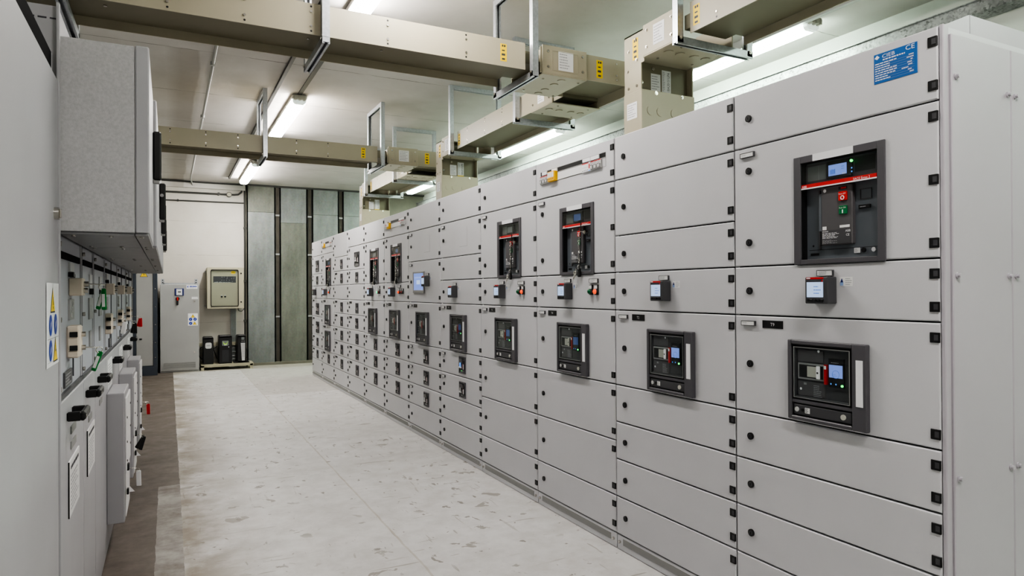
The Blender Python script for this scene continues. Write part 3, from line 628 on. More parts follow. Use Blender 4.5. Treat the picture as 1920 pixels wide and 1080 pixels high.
for j, cd in enumerate(CAB):
    yr, yl = JY[j], JY[j+1]; W = yl-yr
    cab = thing('switchgear_cabinet', LBL[j], 'cabinet', (XF, yl, 0), -PI/2, 'long row of switchgear cabinets'); CABS.append(cab)
    m = MB(); D_ = .90; t_ = .012
    m.box(.001, t_, 0, D_, 0, 2.2, 'paint'); m.box(W-t_, W-.001, 0, D_, 0, 2.2, 'paint'); m.box(t_, W-t_, D_-.01, D_, 0, 2.2, 'paint'); m.box(t_, W-t_, 0, D_-.01, 2.188, 2.2, 'paint')
    m.box(t_, W-t_, .075, .085, .05, 2.188, 'hollow')
    for (z0, z1, _) in cd['d']: m.box(t_, W-t_, .0015, .03, z0-.012, z0+.012, 'hollow')
    m.box(t_, W-t_, .0015, .03, 2.17, 2.188, 'hollow')
    m.build('carcass', cab)
    p = MB().box(.003, W-.003, -DT+.004, .02, .002, .083-.003, 'paint', .002)
    pl = p.build('plinth', cab)
    MB().box(.055, W-.055, -DT+.002, -DT+.005, .033, .066, 'grille').build('vent_grille', pl)
    for xx in (.028, W-.028): MB().cyl((xx, -DT+.005, .045), (xx, -DT-.006, .045), .008, 'chrome', 10).build('screw', pl)
    X = lambda u: W-u
    sx = .365
    for (z0, z1, dev) in cd['d']:
        zc = (z0+z1)/2; hole = None; code = dev.split()[0] if dev else ''
        key = code.split(':')[0]; txt = code.split(':')[1] if ':' in code else None
        if key in 'ABC' and key: xa = X(cd['ua']); za = 1.676; hole = (xa-.153, xa+.156, za-.186, za+.178)
        dm = door_mesh(.001, W-.001, z0, z1, hole)
        dr = dm.build('door', cab)
        tall = z1-z0 > .45
        hz = [z0+.048, z1-.048] + ([zc] if tall else [])
        for z in hz: put('hinge', hinge_me, dr, (W-.018, 0, z))
        if z1-z0 > .36 and not (key.startswith('M') or key == 'T'): lz = [z0+.098, z1-.10]
        else: lz = [zc]
        if key == 'D': lz = [zc-.012]
        for z in lz: put('lock', lock_me, dr, (.085, 0, z))
        if key and key not in 'mnDP' or key.startswith('M'):
            put('label_holder', hold_me, dr, (.080, 0, z1-.033), 0)
        if key.startswith('M') or txt is not None:
            name_tag(dr, .20 if key.startswith('M') else .165, z1-.034, txt if txt not in ('-', '') else None, .10 if key.startswith('M') else .085, .031 if key.startswith('M') else .026)
        if key in ('A', 'B', 'C'): {'A': ACB_A, 'B': ACB_B, 'C': ACB_C}[key].place(cab, (X(cd['ua']), 0, 1.676))
        if key in ('B', 'C'): chains.append((j, cab, X(cd['ua'])))
        if key == 'MA': MCCB_A.place(cab, (X(cd['u']), 0, z1-.236))
        if key == 'MB': MCCB_B.place(cab, (X(cd['u']), 0, z1-.236))
        if key == 'MC': MCCB_C.place(cab, (X(cd['u']), 0, z1-.236))
        if key == 's': SM_B.place(cab, (X(sx), 0, zc-.004))
        if key == 'a': SM_A.place(cab, (X(sx), 0, zc+.0))
        if key == 'c': SM_C.place(cab, (X(sx-.01), 0, zc-.006))
        if key == 'S': SM_D.place(cab, (X(.35), 0, zc-.02))
        if key in ('m', 'n'): (MET if key == 'm' else MET_OFF).place(cab, (X(cd.get('um', .41)), 0, 1.376))
        if key == 'D': DIN.place(cab, (X(.435), 0, 2.098))
        if key == 'T': TOUCH.place(cab, (X(.56), 0, 1.466)); MET.place(cab, (X(cd['um']), 0, 1.474))
        if key == 'H':      # faint cut-out outline of a covered opening on the door
            x0, x1 = X(.42), X(.26)
            o_ = MB().box(x0, x1, -DT-.0006, -DT+.001, zc-.075, zc-.0725, 'inkg').box(x1-.0015, x1, -DT-.0006, -DT+.001, zc-.075, zc+.08, 'grey')
            o_.build('cut_line', dr)
        if key == 'P':
            r = MB(); x0, x1 = X(.214), X(.066); zb, zt = 2.070, 2.170
            r.box(x0, x1, -DT-.0015, -DT, zb, zt, 'blue', .0006); y = -DT-.0021; w_ = x1-x0
            r.text('CIEB', x0+.030, zt-.0185, y, .012, 'inkw', w=.044); r.text('CE', x1-.008, zt-.018, y, .015, 'inkw', 'R', w=.030)
            r.poly([(x0+.012, zt-.019), (x0+.021, zt-.013), (x0+.012, zt-.004), (x0+.003, zt-.013)], y, 'inkw')
            r.lines(x0+.032, x1-.04, zt-.028, zt-.021, y, 'inkw', 1, .6, False)
            for q in range(8): zz = zt-.034-q*.0078; r.lines(x0+.005, x0+random.uniform(.05, .085), zz-.003, zz+.003, y, 'inkw', 1, .55, False); r.lines(x1-random.uniform(.02, .06), x1-.01, zz-.003, zz+.003, y, 'inkw', 1, .55); r.plate(x0+.05, x1-.01, zz-.0036, zz-.0031, y, 'inkg')
            for q in ((x0+.004, zt-.022), ): pass
            r.build('rating_plate', dr, label='blue rating plate')
        lamps = dev.split()[1:] if dev else []
        if lamps:
            ul = {2: .221, 3: .232, 6: .29, 7: .235, 10: .29}[j]; dx = .055 if j < 5 else .056
            for q, k in enumerate(lamps): LAMP[k].place(cab, (X(ul)+q*dx, 0, 1.376))
            put('lamp_name_holder', lamphold_me, cab, (X(ul)+dx*.5*(1 if j != 6 else 0), 0, 1.434))

# end of the row: side panels with screws, roof upstand
ep = MB(); W0 = JY[1]-JY[0]
c0 = CABS[0]
def side(x0, x1, z0, z1, name, screws):
    # world-space side panel on the plane Y = 1.242 (local x = W)
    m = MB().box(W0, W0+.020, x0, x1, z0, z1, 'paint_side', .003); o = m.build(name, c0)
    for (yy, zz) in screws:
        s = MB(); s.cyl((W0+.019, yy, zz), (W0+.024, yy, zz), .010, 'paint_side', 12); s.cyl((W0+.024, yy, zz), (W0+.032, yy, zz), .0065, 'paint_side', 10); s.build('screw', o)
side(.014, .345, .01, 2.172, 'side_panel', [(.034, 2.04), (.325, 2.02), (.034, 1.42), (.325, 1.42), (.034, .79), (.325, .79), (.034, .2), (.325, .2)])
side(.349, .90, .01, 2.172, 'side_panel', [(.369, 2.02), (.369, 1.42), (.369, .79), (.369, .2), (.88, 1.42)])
MB().box(W0-.002, W0+.013, -.016, .013, .0, 2.2, 'paint_side', .003).build('corner_post', c0)
u = MB()
def slab(p, t): 
    a = [(W0-.020, y, z) for y, z in p]; b = [(W0-.020-t, y, z) for y, z in p]; n = len(p)
    u.add(a+b, [tuple(range(n)), tuple(reversed(range(n, 2*n)))]+[(i, n+i, n+(i+1) % n, (i+1) % n) for i in range(n)], 'paint_side')
slab([(.012, 2.196), (.185, 2.196), (.185, 2.274), (.012, 2.203)], .008); slab([(.188, 2.196), (.90, 2.196), (.90, 2.274), (.188, 2.274)], .012)
u.build('roof_upstand', c0)

# keys on chains hanging in the breaker windows
chain_lbl = {2: 'bunch of keys on a steel chain in the breaker window below the nearest yellow module',
 3: 'bunch of keys on a steel chain above the second pair of lamps',
 6: 'bunch of keys on a steel chain just left of the touch screen cabinet',
 7: 'bunch of keys on a steel chain in the breaker window above the lit green lamp',
 10: 'bunch of keys on a steel chain in the farthest breaker window of the row'}
for (j, cab, xa) in chains:
    w = cab.location
    th = thing('key_chain', chain_lbl[j], 'key chain', (XF+.0, w.y-(xa+.045), 1.71), -PI/2, 'key chains in the breaker windows')
    b = MB(); y = -.034
    b.cyl((.048, -.004, .004), (.048, -.026, .004), .011, 'chrome', 14); b.box(.046, .050, -.030, -.025, -.006, .014, 'chrome'); b.tube([(.046, -.028, .004), (.03, y, .010), (.012, y, .008), (.006, y, -.004)], .0018, 'chrome', 6)
    b.build('lock_loop', th)
    c = MB(); n = 13
    for st in range(1 if j < 6 else 2):
        for i in range(n):
            z = -.004-i*.0155; x = .004+.004*math.sin(i*1.3)-st*.03
            c.ring((x, y, z), (math.sin(i*1.57), math.cos(i*1.57), .2), .0085, .0016, 'chrome', .6, 10, 5)
    c.build('chain', th)
    MB().tube([(.020, y+.003, .06), (.022, y, -.05), (.018, y, -.15), (.012, y, -.20)], .003, 'black', 6).build('strap', th)
    for (x0, x1, z1, k) in ((-.035, -.062, -.285, 'lgrey'), (-.028, -.045, -.262, 'chrome')):
        q = MB(); q.tube([(-.022, y, -.205), (x0, y-.006, -.222)], .003, 'chrome', 6); q.ring((x0, y-.006, -.228), (0, 1, 0), .009, .003, 'chrome'); q.tube([(x0, y-.006, -.236), (x1, y-.008, z1)], .0045, k, 6); q.build('key', th)
    q = MB(); q.box(-.006, .016, y-.006, y+.006, -.252, -.20, 'black', .003); q.ring((.004, y, -.195), (1, 0, 0), .012, .0025, 'steel'); q.build('padlock', th)

# ------------------------------------------------------------------ busbar ducts
ZB, ZT = 2.79, 2.96
def bolts(m, pts, nrm, r=.010):
    for p in pts: p = Vector(p); n = Vector(nrm); m.cyl(p, p+n*.005, r, 'chrome', 10); m.cyl(p+n*.005, p+n*.009, r*.6, 'chrome', 8)
def run_x(m, x0, x1, y0, y1):
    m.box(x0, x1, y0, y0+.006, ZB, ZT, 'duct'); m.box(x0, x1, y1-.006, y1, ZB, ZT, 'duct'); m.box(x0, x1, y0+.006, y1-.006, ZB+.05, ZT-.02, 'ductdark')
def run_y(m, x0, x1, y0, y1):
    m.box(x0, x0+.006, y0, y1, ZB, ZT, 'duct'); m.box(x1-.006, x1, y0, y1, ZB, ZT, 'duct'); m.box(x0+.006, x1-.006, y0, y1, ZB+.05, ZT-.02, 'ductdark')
def rivets_x(m, xs, y, yb):
    for x in xs:
        for z in (ZB+.045, ZT-.045): m.cyl((x, y, z), (x, y-.004, z), .007, 'chrome', 8)
        for z in (ZB+.018, ZT-.018): m.disc(x, z, y-.001, .006, 'black', 8)
        m.cyl((x+.02, y+.2, ZB+.05), (x+.02, y+.2, ZB+.044), .009, 'chrome', 8) if random.random() < .5 else None
def rivets_y(m, ys, x):
    for yv in ys:
        for z in (ZB+.045, ZT-.045): m.cyl((x, yv, z), (x-.004, yv, z), .006, 'chrome', 8)
        for z in (ZB+.018, ZT-.018): m.quad([(x-.001, yv+.006*math.cos(a*PI/4), z+.006*math.sin(a*PI/4)) for a in range(8)], 'black')
def ysticker(m, face, p, wd, ht):
    # yellow label with black marks; face 'y' looks toward -Y, 'x' toward -X
    def Q(a, b, c, d, off, k):
        if face == 'y': m.quad([(p[0]+a, p[1]-off, p[2]+c), (p[0]+b, p[1]-off, p[2]+c), (p[0]+b, p[1]-off, p[2]+d), (p[0]+a, p[1]-off, p[2]+d)], k)
        else: m.quad([(p[0]-off, p[1]-a, p[2]+c), (p[0]-off, p[1]-b, p[2]+c), (p[0]-off, p[1]-b, p[2]+d), (p[0]-off, p[1]-a, p[2]+d)], k)
    Q(-wd/2, wd/2, -ht/2, ht/2, .001, 'yellow')
    for f0, f1, a, b in ((.32, .44, -.25, -.03), (.32, .44, .05, .3), (.08, .15, -.25, .2), (-.18, -.06, -.3, .25), (-.42, -.32, -.25, .22)): Q(a*wd, b*wd, f0*ht, f1*ht, .0014, 'ink')
def wsticker(m, face, p, wd, ht, n=6):
    b = MB(); b.plate(-wd/2, wd/2, -ht/2, ht/2, -.0012, 'lab'); b.lines(-wd*.42, wd*.42, -ht*.42, ht*.42, -.0017, 'inkg', n, .35)
    if face == 'y': mt = Matrix.Translation(p)
    elif face == 'x': mt = Matrix.Translation(p) @ Matrix.Rotation(-PI/2, 4, 'Z')
    else: mt = Matrix.Translation(p) @ Matrix.Rotation(PI/2, 4, 'X')      # looks down
    b.xf(mt)
    for k in range(len(b.f)): m.add([b.v[q] for q in b.f[k]], [tuple(range(len(b.f[k])))], b.mats[b.m[k]])
def knock(m, c, nrm, r=.028):
    c = Vector(c); n = Vector(nrm); m.cyl(c, c+n*.004, r, 'duct', 18); m.cyl(c+n*.004, c+n*.0045, r*.92, 'duct', 18)

def cover_x(th, x0, x1, y0, y1):   # joint cover on a run along X
    m = MB(); m.box(x0, x1, y0-.012, y0, ZB-.005, ZT+.01, 'duct', .003); m.box(x0, x1, y0-.012, y1+.008, ZB-.012, ZB-.004, 'duct', .002); m.box(x0, x1, y1, y1+.008, ZB-.005, ZT+.01, 'duct')
    bolts(m, [(x0+.04, y0-.012, ZT-.03), (x0+.04, y0-.012, ZB+.04), (x1-.035, y0-.012, ZT-.03), (x1-.035, y0-.012, ZB+.04)], (0, -1, 0), .009)
    xm = (x0+x1)/2
    for k in range(4): knock(m, (xm+.015, y0+.06+k*.095+(.03 if k > 1 else 0), ZB-.012), (0, 0, -1))
    bolts(m, [(x0+.05, y0+.07, ZB-.012), (x1-.03, y0+.05, ZB-.012), (x0+.05, y1-.07, ZB-.012), (x1-.03, y1-.03, ZB-.012)], (0, 0, -1), .009)
    m.frame(xm-.10, xm+.10, ZB+.02, ZT-.02, y0-.015, y0-.011, .003, 'duct')
    wsticker(m, 'y', (xm+.005, y0-.013, (ZB+ZT)/2+.005), .115, .125)
    return m.build('joint_cover', th)
def cover_y(th, x0, x1, y0, y1, kn=True):
    m = MB(); m.box(x0-.012, x0, y0, y1, ZB-.005, ZT+.01, 'duct', .003); m.box(x0-.012, x1+.008, y0, y1, ZB-.012, ZB-.004, 'duct', .002); m.box(x1, x1+.008, y0, y1, ZB-.005, ZT+.01, 'duct')
    bolts(m, [(x0-.012, y0+.04, ZT-.03), (x0-.012, y0+.04, ZB+.04), (x0-.012, y1-.04, ZT-.03), (x0-.012, y1-.04, ZB+.04)], (-1, 0, 0), .009)
    ym = (y0+y1)/2
    for k in range(4): knock(m, (x0+.06+k*.088+(.02 if k > 1 else 0), ym, ZB-.012), (0, 0, -1))
    bolts(m, [(x0+.07, y0+.05, ZB-.012), (x1-.07, y0+.05, ZB-.012), (x0+.07, y1-.04, ZB-.012), (x1-.07, y1-.04, ZB-.012)], (0, 0, -1), .008)
    
    wsticker(m, 'x', (x0-.0125, ym, (ZB+ZT)/2+.005), .10, .12)
    return m.build('joint_cover', th)
X0D, X1D = 2.555, 2.965
def duct_run(label, xl, y0, y1, xs):
    th = thing('busbar_duct', label, 'busbar duct', (xl, (y0+y1)/2, ZB))
    loc = th.location
    def fin(m, name): m.v = [(a-loc.x, b-loc.y, c-loc.z) for a, b, c in m.v]; return m.build(name, th)
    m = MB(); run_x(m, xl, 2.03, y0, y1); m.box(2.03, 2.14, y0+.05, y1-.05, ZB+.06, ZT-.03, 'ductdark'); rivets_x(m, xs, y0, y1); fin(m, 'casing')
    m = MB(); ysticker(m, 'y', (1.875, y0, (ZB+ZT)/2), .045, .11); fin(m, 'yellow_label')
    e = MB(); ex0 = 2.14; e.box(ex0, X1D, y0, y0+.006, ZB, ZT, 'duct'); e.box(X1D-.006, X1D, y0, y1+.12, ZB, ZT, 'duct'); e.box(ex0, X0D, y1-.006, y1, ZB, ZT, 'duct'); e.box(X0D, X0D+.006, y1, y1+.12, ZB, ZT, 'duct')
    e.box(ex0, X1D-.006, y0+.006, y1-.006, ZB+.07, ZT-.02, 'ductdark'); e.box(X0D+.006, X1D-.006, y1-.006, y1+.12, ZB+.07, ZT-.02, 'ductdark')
    for z in (ZB+.03, ZB+.06, ZT-.03): e.cyl((2.74, y0, z), (2.74, y0-.004, z), .006, 'chrome', 8)
    bolts(e, [(2.66, y0+.10, ZB+.07), (2.62, y0+.10, ZB+.07)], (0, 0, -1), .012); wsticker(e, 'z', (2.76, y0+.10, ZB+.068), .16, .09, 4)
    fin(e, 'elbow')
    m = MB(); ysticker(m, 'y', (2.60, y0, (ZB+ZT)/2), .05, .12); fin(m, 'yellow_label')
    c = cover_x(th, 2.15, 2.49, y0, y1); c.location = (-loc.x, -loc.y, -loc.z)
    return th
D1 = (3.755, 4.165); D2 = (7.15, 7.565)
duct_run('nearest beige busbar duct crossing the room above the left cabinets', -1.55, *D1, [-.62, -.30, .0, .36, .70, 1.13, 1.62])
duct_run('farther beige busbar duct crossing the room behind the first tube light', -1.55, *D2, [-.35, .02, .33, .62, 1.18, 1.5])

def drop_run(label, y0, y1, drop, ends, stickers_near=True, cov=None):
    """run along Y from y0 to y1 with a vertical riser into the cabinet roof at y = drop"""
    th = thing('busbar_duct', label, 'busbar duct', (X0D, y0, ZB)); loc = th.location
    def fin(m, name): m.v = [(a-loc.x, b-loc.y, c-loc.z) for a, b, c in m.v]; return m.build(name, th)
    dy0, dy1 = drop, drop+.165
    jc0, jc1 = dy0-.33, dy0-.03            # joint cover next to the riser
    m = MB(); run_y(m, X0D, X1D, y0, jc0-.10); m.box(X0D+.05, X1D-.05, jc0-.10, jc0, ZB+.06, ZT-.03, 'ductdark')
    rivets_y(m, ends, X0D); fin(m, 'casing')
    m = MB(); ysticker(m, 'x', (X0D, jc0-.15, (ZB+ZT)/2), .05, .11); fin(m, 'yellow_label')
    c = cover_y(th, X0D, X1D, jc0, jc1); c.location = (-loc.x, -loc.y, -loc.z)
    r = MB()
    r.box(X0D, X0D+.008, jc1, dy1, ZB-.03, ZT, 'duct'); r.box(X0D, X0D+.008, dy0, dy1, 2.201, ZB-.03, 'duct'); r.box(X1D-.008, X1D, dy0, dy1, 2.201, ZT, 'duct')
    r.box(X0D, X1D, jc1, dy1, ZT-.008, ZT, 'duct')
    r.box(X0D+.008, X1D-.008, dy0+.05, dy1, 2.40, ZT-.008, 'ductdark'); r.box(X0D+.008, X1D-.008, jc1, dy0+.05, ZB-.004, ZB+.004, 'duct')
    bolts(r, [(X0D, dy0+.05, ZT-.04), (X0D, dy0+.12, ZT-.10), (X0D, dy0+.04, ZB+.0), (X0D, dy0+.13, ZB-.05), (X0D, dy0+.04, 2.63), (X0D, dy0+.12, 2.63)], (-1, 0, 0), .009)
    bolts(r, [(X0D+.13, dy0+.05, 2.755), (X0D+.04, dy0+.05, 2.66)], (0, -1, 0), .012)
    fin(r, 'riser')
    l = MB(); l.box(X0D-.004, X1D+.004, dy0-.008, dy1+.006, 2.201, 2.60, 'duct', .003)
    bolts(l, [(X0D+.105, dy0-.008, 2.585), (X0D+.31, dy0-.008, 2.585)], (0, -1, 0), .012)
    for xx in (.065, .14, .25): knock(l, (X0D+xx, dy0-.008, 2.475), (0, -1, 0), .030)
    
    wsticker(l, 'x', (X0D-.0045, dy0+.085, 2.485), .10, .10); fin(l, 'terminal_cover')
    s = MB(); wsticker(s, 'y', (X0D+.15, dy0+.049, 2.67), .075, .11, 6); b = MB().plate(-.036, .036, -.075, .075, 0, 'lab').text('1BA20151LPA', .026, -.055, -.0006, .020, 'ink', w=.12, rot=1).plate(-.036, .036, -.075, -.064, -.0005, 'yellow')
    b.lines(-.031, -.010, -.058, .068, -.0006, 'inkg', 12, .5)
    b.xf(Matrix.Translation((X0D+.235, dy0+.0485, 2.682)))
    for k in range(len(b.f)): s.add([b.v[q] for q in b.f[k]], [tuple(range(len(b.f[k])))], b.mats[b.m[k]])
    fin(s, 'paper_label')
    m = MB(); ysticker(m, 'x', (X0D, dy0+.055, ZB+.07), .055, .13); fin(m, 'yellow_label')
    if cov:
        c = cover_y(th, X0D, X1D, *cov); c.location = (-loc.x, -loc.y, -loc.z)
    return th
drop_run('nearest beige busbar duct coming from behind the camera, dropping into the cabinet roof', -.9, 3.2, 3.25, [.6, 1.2, 1.75, 2.25, 2.62])
drop_run('middle beige busbar duct along the cabinet roofs, ending in the second roof drop', 4.30, 6.5, 6.58, [4.85, 5.15, 5.5, 5.9], cov=(4.29, 4.62))
drop_run('farthest beige busbar duct along the cabinet roofs, dropping in near the back', 7.70, 9.7, 9.81, [8.2, 8.6, 9.0], cov=(7.69, 8.02))

# strut hangers
def channel(m, p0, p1, open_dir, w=.041, t=.004):
    """C-channel from p0 to p1, open toward open_dir"""
    p0, p1, o = Vector(p0), Vector(p1), Vector(open_dir).normalized(); d = (p1-p0).normalized(); s = d.cross(o).normalized()
    def slab(a0, a1, b0, b1):
        vs = [p+s*a+o*b for p in (p0, p1) for a, b in ((a0, b0), (a1, b0), (a1, b1), (a0, b1))]
        m.add(vs, [(0, 3, 2, 1), (4, 5, 6, 7), (0, 1, 5, 4), (1, 2, 6, 5), (2, 3, 7, 6), (3, 0, 4, 7)], 'zinc')
    h = w/2
    slab(-h, h, -h, -h+t); slab(-h, -h+t, -h+t, h); slab(h-t, h, -h+t, h); slab(-h+t, -h+t+.008, h-t, h); slab(h-t-.008, h-t, h-t, h)
def hanger(label, axis, c, a0, a1, top=CZ, open_s=1):
    th = thing('strut_hanger', label, 'hanger', (0, 0, 0))
    def P(a, z): return (a, c, z) if axis == 'x' else (c, a, z)
    out = (1, 0, 0) if axis == 'x' else (0, 1, 0); side_ = (0, -1, 0) if axis == 'x' else (1, 0, 0)
    th.location = P((a0+a1)/2, top)
    def fin(m, n): m.v = [tuple(Vector(v)-th.location) for v in m.v]; m.build(n, th)
    zb = ZB-.035
    for a in (a0, a1):
        m = MB(); channel(m, P(a, zb-.012), P(a, top-.0005), Vector(side_)*-1 if False else Vector(out)*(1 if a == a0 else -1)); bolts(m, [Vector(P(a, zb+.012))+Vector(side_)*.0205*(-1 if axis == 'y' else 1)], Vector(side_)*(-1 if axis == 'y' else 1), .011); fin(m, 'leg')
    m = MB(); channel(m, P(a0+.022, top-.0215), P(a1-.022, top-.0215), (0, 0, -1)); fin(m, 'top_strut')
    m = MB(); channel(m, P(a0-.022, zb+.0), P(a1+.022, zb+.0), (0, 0, -1)); fin(m, 'bottom_strut')
    return th
hanger('galvanized strut hanger under the nearest cross duct, above the first tube light', 'y', .77, D1[0]-.03, D1[1]+.075)
hanger('galvanized strut hanger at the nearest cross duct, beside its elbow', 'y', 2.075, D1[0]-.035, D1[1]+.09)
hanger('galvanized strut hanger of the nearest cross duct over the left cabinets', 'y', -.44, D1[0]-.03, D1[1]+.075)
hanger('galvanized strut hanger in the middle of the farther cross duct, between two lights', 'y', .872, D2[0]-.03, D2[1]+.07)
hanger('galvanized strut hanger at the right end of the farther cross duct', 'y', 2.07, D2[0]-.06, D2[1]+.05)
hanger('galvanized strut hanger of the nearest roof duct, next to the nearest drop', 'x', 2.868, X0D-.045, X1D+.07)
hanger('galvanized strut hanger of the nearest roof duct at the top edge of the view', 'x', 1.90, X0D-.045, X1D+.07)
hanger('galvanized strut hanger behind the elbow of the nearest cross duct', 'x', 4.80, X0D-.045, X1D+.07)
hanger('galvanized strut hanger of the middle roof duct, beside the second drop', 'x', 6.20, X0D-.045, X1D+.07)
hanger('galvanized strut hanger behind the elbow of the farther cross duct', 'x', 8.08, X0D-.045, X1D+.07)
hanger('galvanized strut hanger of the farthest roof duct, beside the farthest drop', 'x', 9.43, X0D-.045, X1D+.07)

# ------------------------------------------------------------------ fluorescent fittings
def fitting(label, x, y0, y1, tube):
    th = thing('ceiling_light', label, 'light', (x, (y0+y1)/2, CZ), 0, 'tube lights on the ceiling'); L = (y1-y0)/2
    m = MB(); m.box(-.075, .075, -L, L, -.055, -.012, 'lightbody', .008); m.box(-.03, .03, -L*.85, L*.85, -.013, -.0125, 'lightbody')
    m.build('housing', th)
    d = MB(); prof = [(-.070, -.050), (-.066, -.085), (-.045, -.105), (.045, -.105), (.066, -.085), (.070, -.050)]; n = len(prof)
    for ya, yb_, kk, k in ((-L+.05, L-.05, tube, 1), (-L+.012, -L+.05, 'diffend', .97), (L-.05, L-.012, 'diffend', .97)):
        vs = [(a*k, yy, z) for yy in (ya, yb_) for a, z in prof]; d.add(vs, [(i, i+1, n+i+1, n+i) for i in range(n-1)] + [tuple(range(n)), tuple(reversed(range(n, 2*n))), (0, n, 2*n-1, n-1)], kk)
    d.build('diffuser', th)
    for sgn in (-1, 1):
        c = MB(); ya, yb_ = (-L-.02, -L+.02) if sgn < 0 else (L-.02, L+.02); c.box(-.062, .062, ya, yb_, -.062, -.016, 'lightbody', .006)
        for q in (-.045, 0, .045): c.box(q-.012, q+.012, ya-.006 if sgn < 0 else ya, yb_ if sgn < 0 else yb_+.006, -.07, -.03, 'lightbody', .003)
        c.build('end_cap', th)
    for yy in (-L*.6, 0, L*.6):
        for sx_ in (-1, 1): MB().box(sx_*.074-.006, sx_*.074+.006, yy-.015, yy+.015, -.072, -.03, 'lightbody', .002).build('clip', th)
XW = 1.215; XG = 4.31
fitting('white tube light nearest the camera, cut by the top edge of the photo', XW, 2.95, 4.85, 'tubeW')
fitting('white tube light on the ceiling between the two cross ducts', XW, 7.15, 9.05, 'tubeW')
fitting('white tube light farthest back, in front of the white back wall', XW, 11.0, 12.95, 'tubeW')
fitting('unseen white tube light added behind the camera for fill', XW, -1.3, .6, 'tubeW')  # unseen fitting added behind the viewpoint as fill light
fitting('greenish tube light over the right end of the cabinet row', XG, 3.42, 5.35, 'tubeG')
fitting('greenish tube light over the middle of the cabinet row', XG, 7.05, 8.97, 'tubeG')
fitting('greenish tube light over the far part of the cabinet row', XG, 11.0, 12.9, 'tubeG')
fitting('unseen greenish tube light added behind the camera for fill', XG, -.6, 1.3, 'tubeG')  # second unseen fitting, added for fill from behind

# conduits and rails on the ceiling
def conduit(label, pts, r, k, clips=(), group=None, name='conduit'):
    th = thing(name, label, 'conduit', pts[0], 0, group); o = Vector(pts[0])
    MB().tube([Vector(p)-o for p in pts], r, k, 8).build('pipe', th)
    for c, n in clips:
        q = Vector(c)-o; n = Vector(n)
        MB().cyl(q-n*.001, q+n*(r*2+.008), r*1.7, k if k != 'conduit' else 'steel', 10).build('clip', th)
    return th
conduit('thin grey conduit running along the ceiling left of the tube lights', [(.36, -3, CZ-.02), (.36, 13.2, CZ-.02), (.38, 13.45, CZ-.03), (.40, 13.56, CZ-.08), (.62, 13.57, 3.335), (1.20, 13.57, 3.305)], .013, 'conduit', [((.36, y, CZ), (0, 0, -1)) for y in (4.9, 6.5, 8.5, 10.5)])
rl = MB().box(.955, .985, -3, 12.9, CZ-.03, CZ-.0005, 'darkconduit').build('cable_rail'); tag(rl, 'dark cable rail on the ceiling just left of the tube lights', 'cable rail')
rl = MB().box(XW-.02, XW+.02, -3, 13.0, CZ-.012, CZ-.0005, 'darkrail').build('mounting_rail'); tag(rl, 'grey mounting rail linking the white tube lights', 'rail')
rl = MB().box(XG-.125, XG-.085, -3, 13.0, CZ-.075, CZ-.0005, 'conduit').build('mounting_rail'); tag(rl, 'grey rail on the ceiling beside the greenish tube lights', 'rail')
# galvanized tray along the right wall
tr = MB(); tr.box(4.70, 4.705, YN, YB-.02, 3.175, 3.255, 'galvC'); tr.box(4.705, 4.849, YN, YB-.02, 3.175, 3.18, 'galvC'); tr.box(4.68, 4.70, YN, YB-.02, 3.25, 3.255, 'galvC')
tag(tr.build('cable_tray'), 'spangled galvanized cable tray along the top of the right wall', 'cable tray')

# ------------------------------------------------------------------ back wall
def sheet(label, x0, x1, z0, z1, k, y=YB-.05):
    m = MB().box(-(x1-x0)/2, (x1-x0)/2, -.006, .006, 0, z1-z0, k); m.box(-(x1-x0)/2, -(x1-x0)/2+.02, -.006, .034, 0, z1-z0, k); m.box((x1-x0)/2-.02, (x1-x0)/2, -.006, .034, 0, z1-z0, k)
    o = m.build('steel_sheet', None, ((x0+x1)/2, y, z0)); return tag(o, label, 'steel sheet', 'galvanized sheets on the back wall')
sheet('tall blue-grey galvanized sheet nearest the beige wall box', 1.325, 1.838, .045, 2.905, 'galvA')
sheet('short galvanized sheet at the ceiling above the tall sheet beside the wall box', 1.325, 1.838, 2.91, CZ-.005, 'galvB')
sheet('tall greenish galvanized sheet just left of the far end of the cabinets', 1.92, 2.435, .045, 2.72, 'galvB')
sheet('pale galvanized sheet at the ceiling above the greenish tall sheet', 1.92, 2.435, 2.725, CZ-.005, 'galvA')
sheet('galvanized sheet above the far cabinet end, lower piece', 2.53, 3.05, .045, 2.905, 'galvA')
sheet('galvanized sheet at the ceiling above the far cabinet end', 2.53, 3.05, 2.91, CZ-.005, 'galvA')
sheet('galvanized sheet left of the farthest duct drop, lower piece', 3.13, 3.65, .045, 2.905, 'galvA')
sheet('galvanized sheet at the ceiling left of the farthest duct drop', 3.13, 3.65, 2.91, CZ-.005, 'galvA')
for i, (x, w_) in enumerate(((1.879, .03), (2.483, .03), (3.09, .03))):
    m = MB(); m.box(-.041, .041, .0, .008, 0, CZ-.06, 'gapdark'); m.box(-.039, -.027, -.012, 0, 0, CZ-.06, 'darkconduit'); m.box(.030, .038, -.008, 0, 0, CZ-.06, 'darkconduit')
    for z in (.85, 2.05, 2.80): m.box(-.04, .04, -.018, -.0, z, z+.03, 'grey')
    tag(m.build('wall_post', None, (x, YB-.032, .046)), ['dark vertical post in the gap between the first two galvanized sheets', 'dark vertical post in the gap left of the cabinet row end', 'dark vertical post in the gap above the far cabinets'][i], 'post')
conduit('dark vertical conduit at the left edge of the galvanized sheets', [(1.292, YB-.02, .1), (1.292, YB-.02, 3.37)], .016, 'darkconduit', [((1.292, YB, z), (0, -1, 0)) for z in (.85, 2.6, 1.6)])
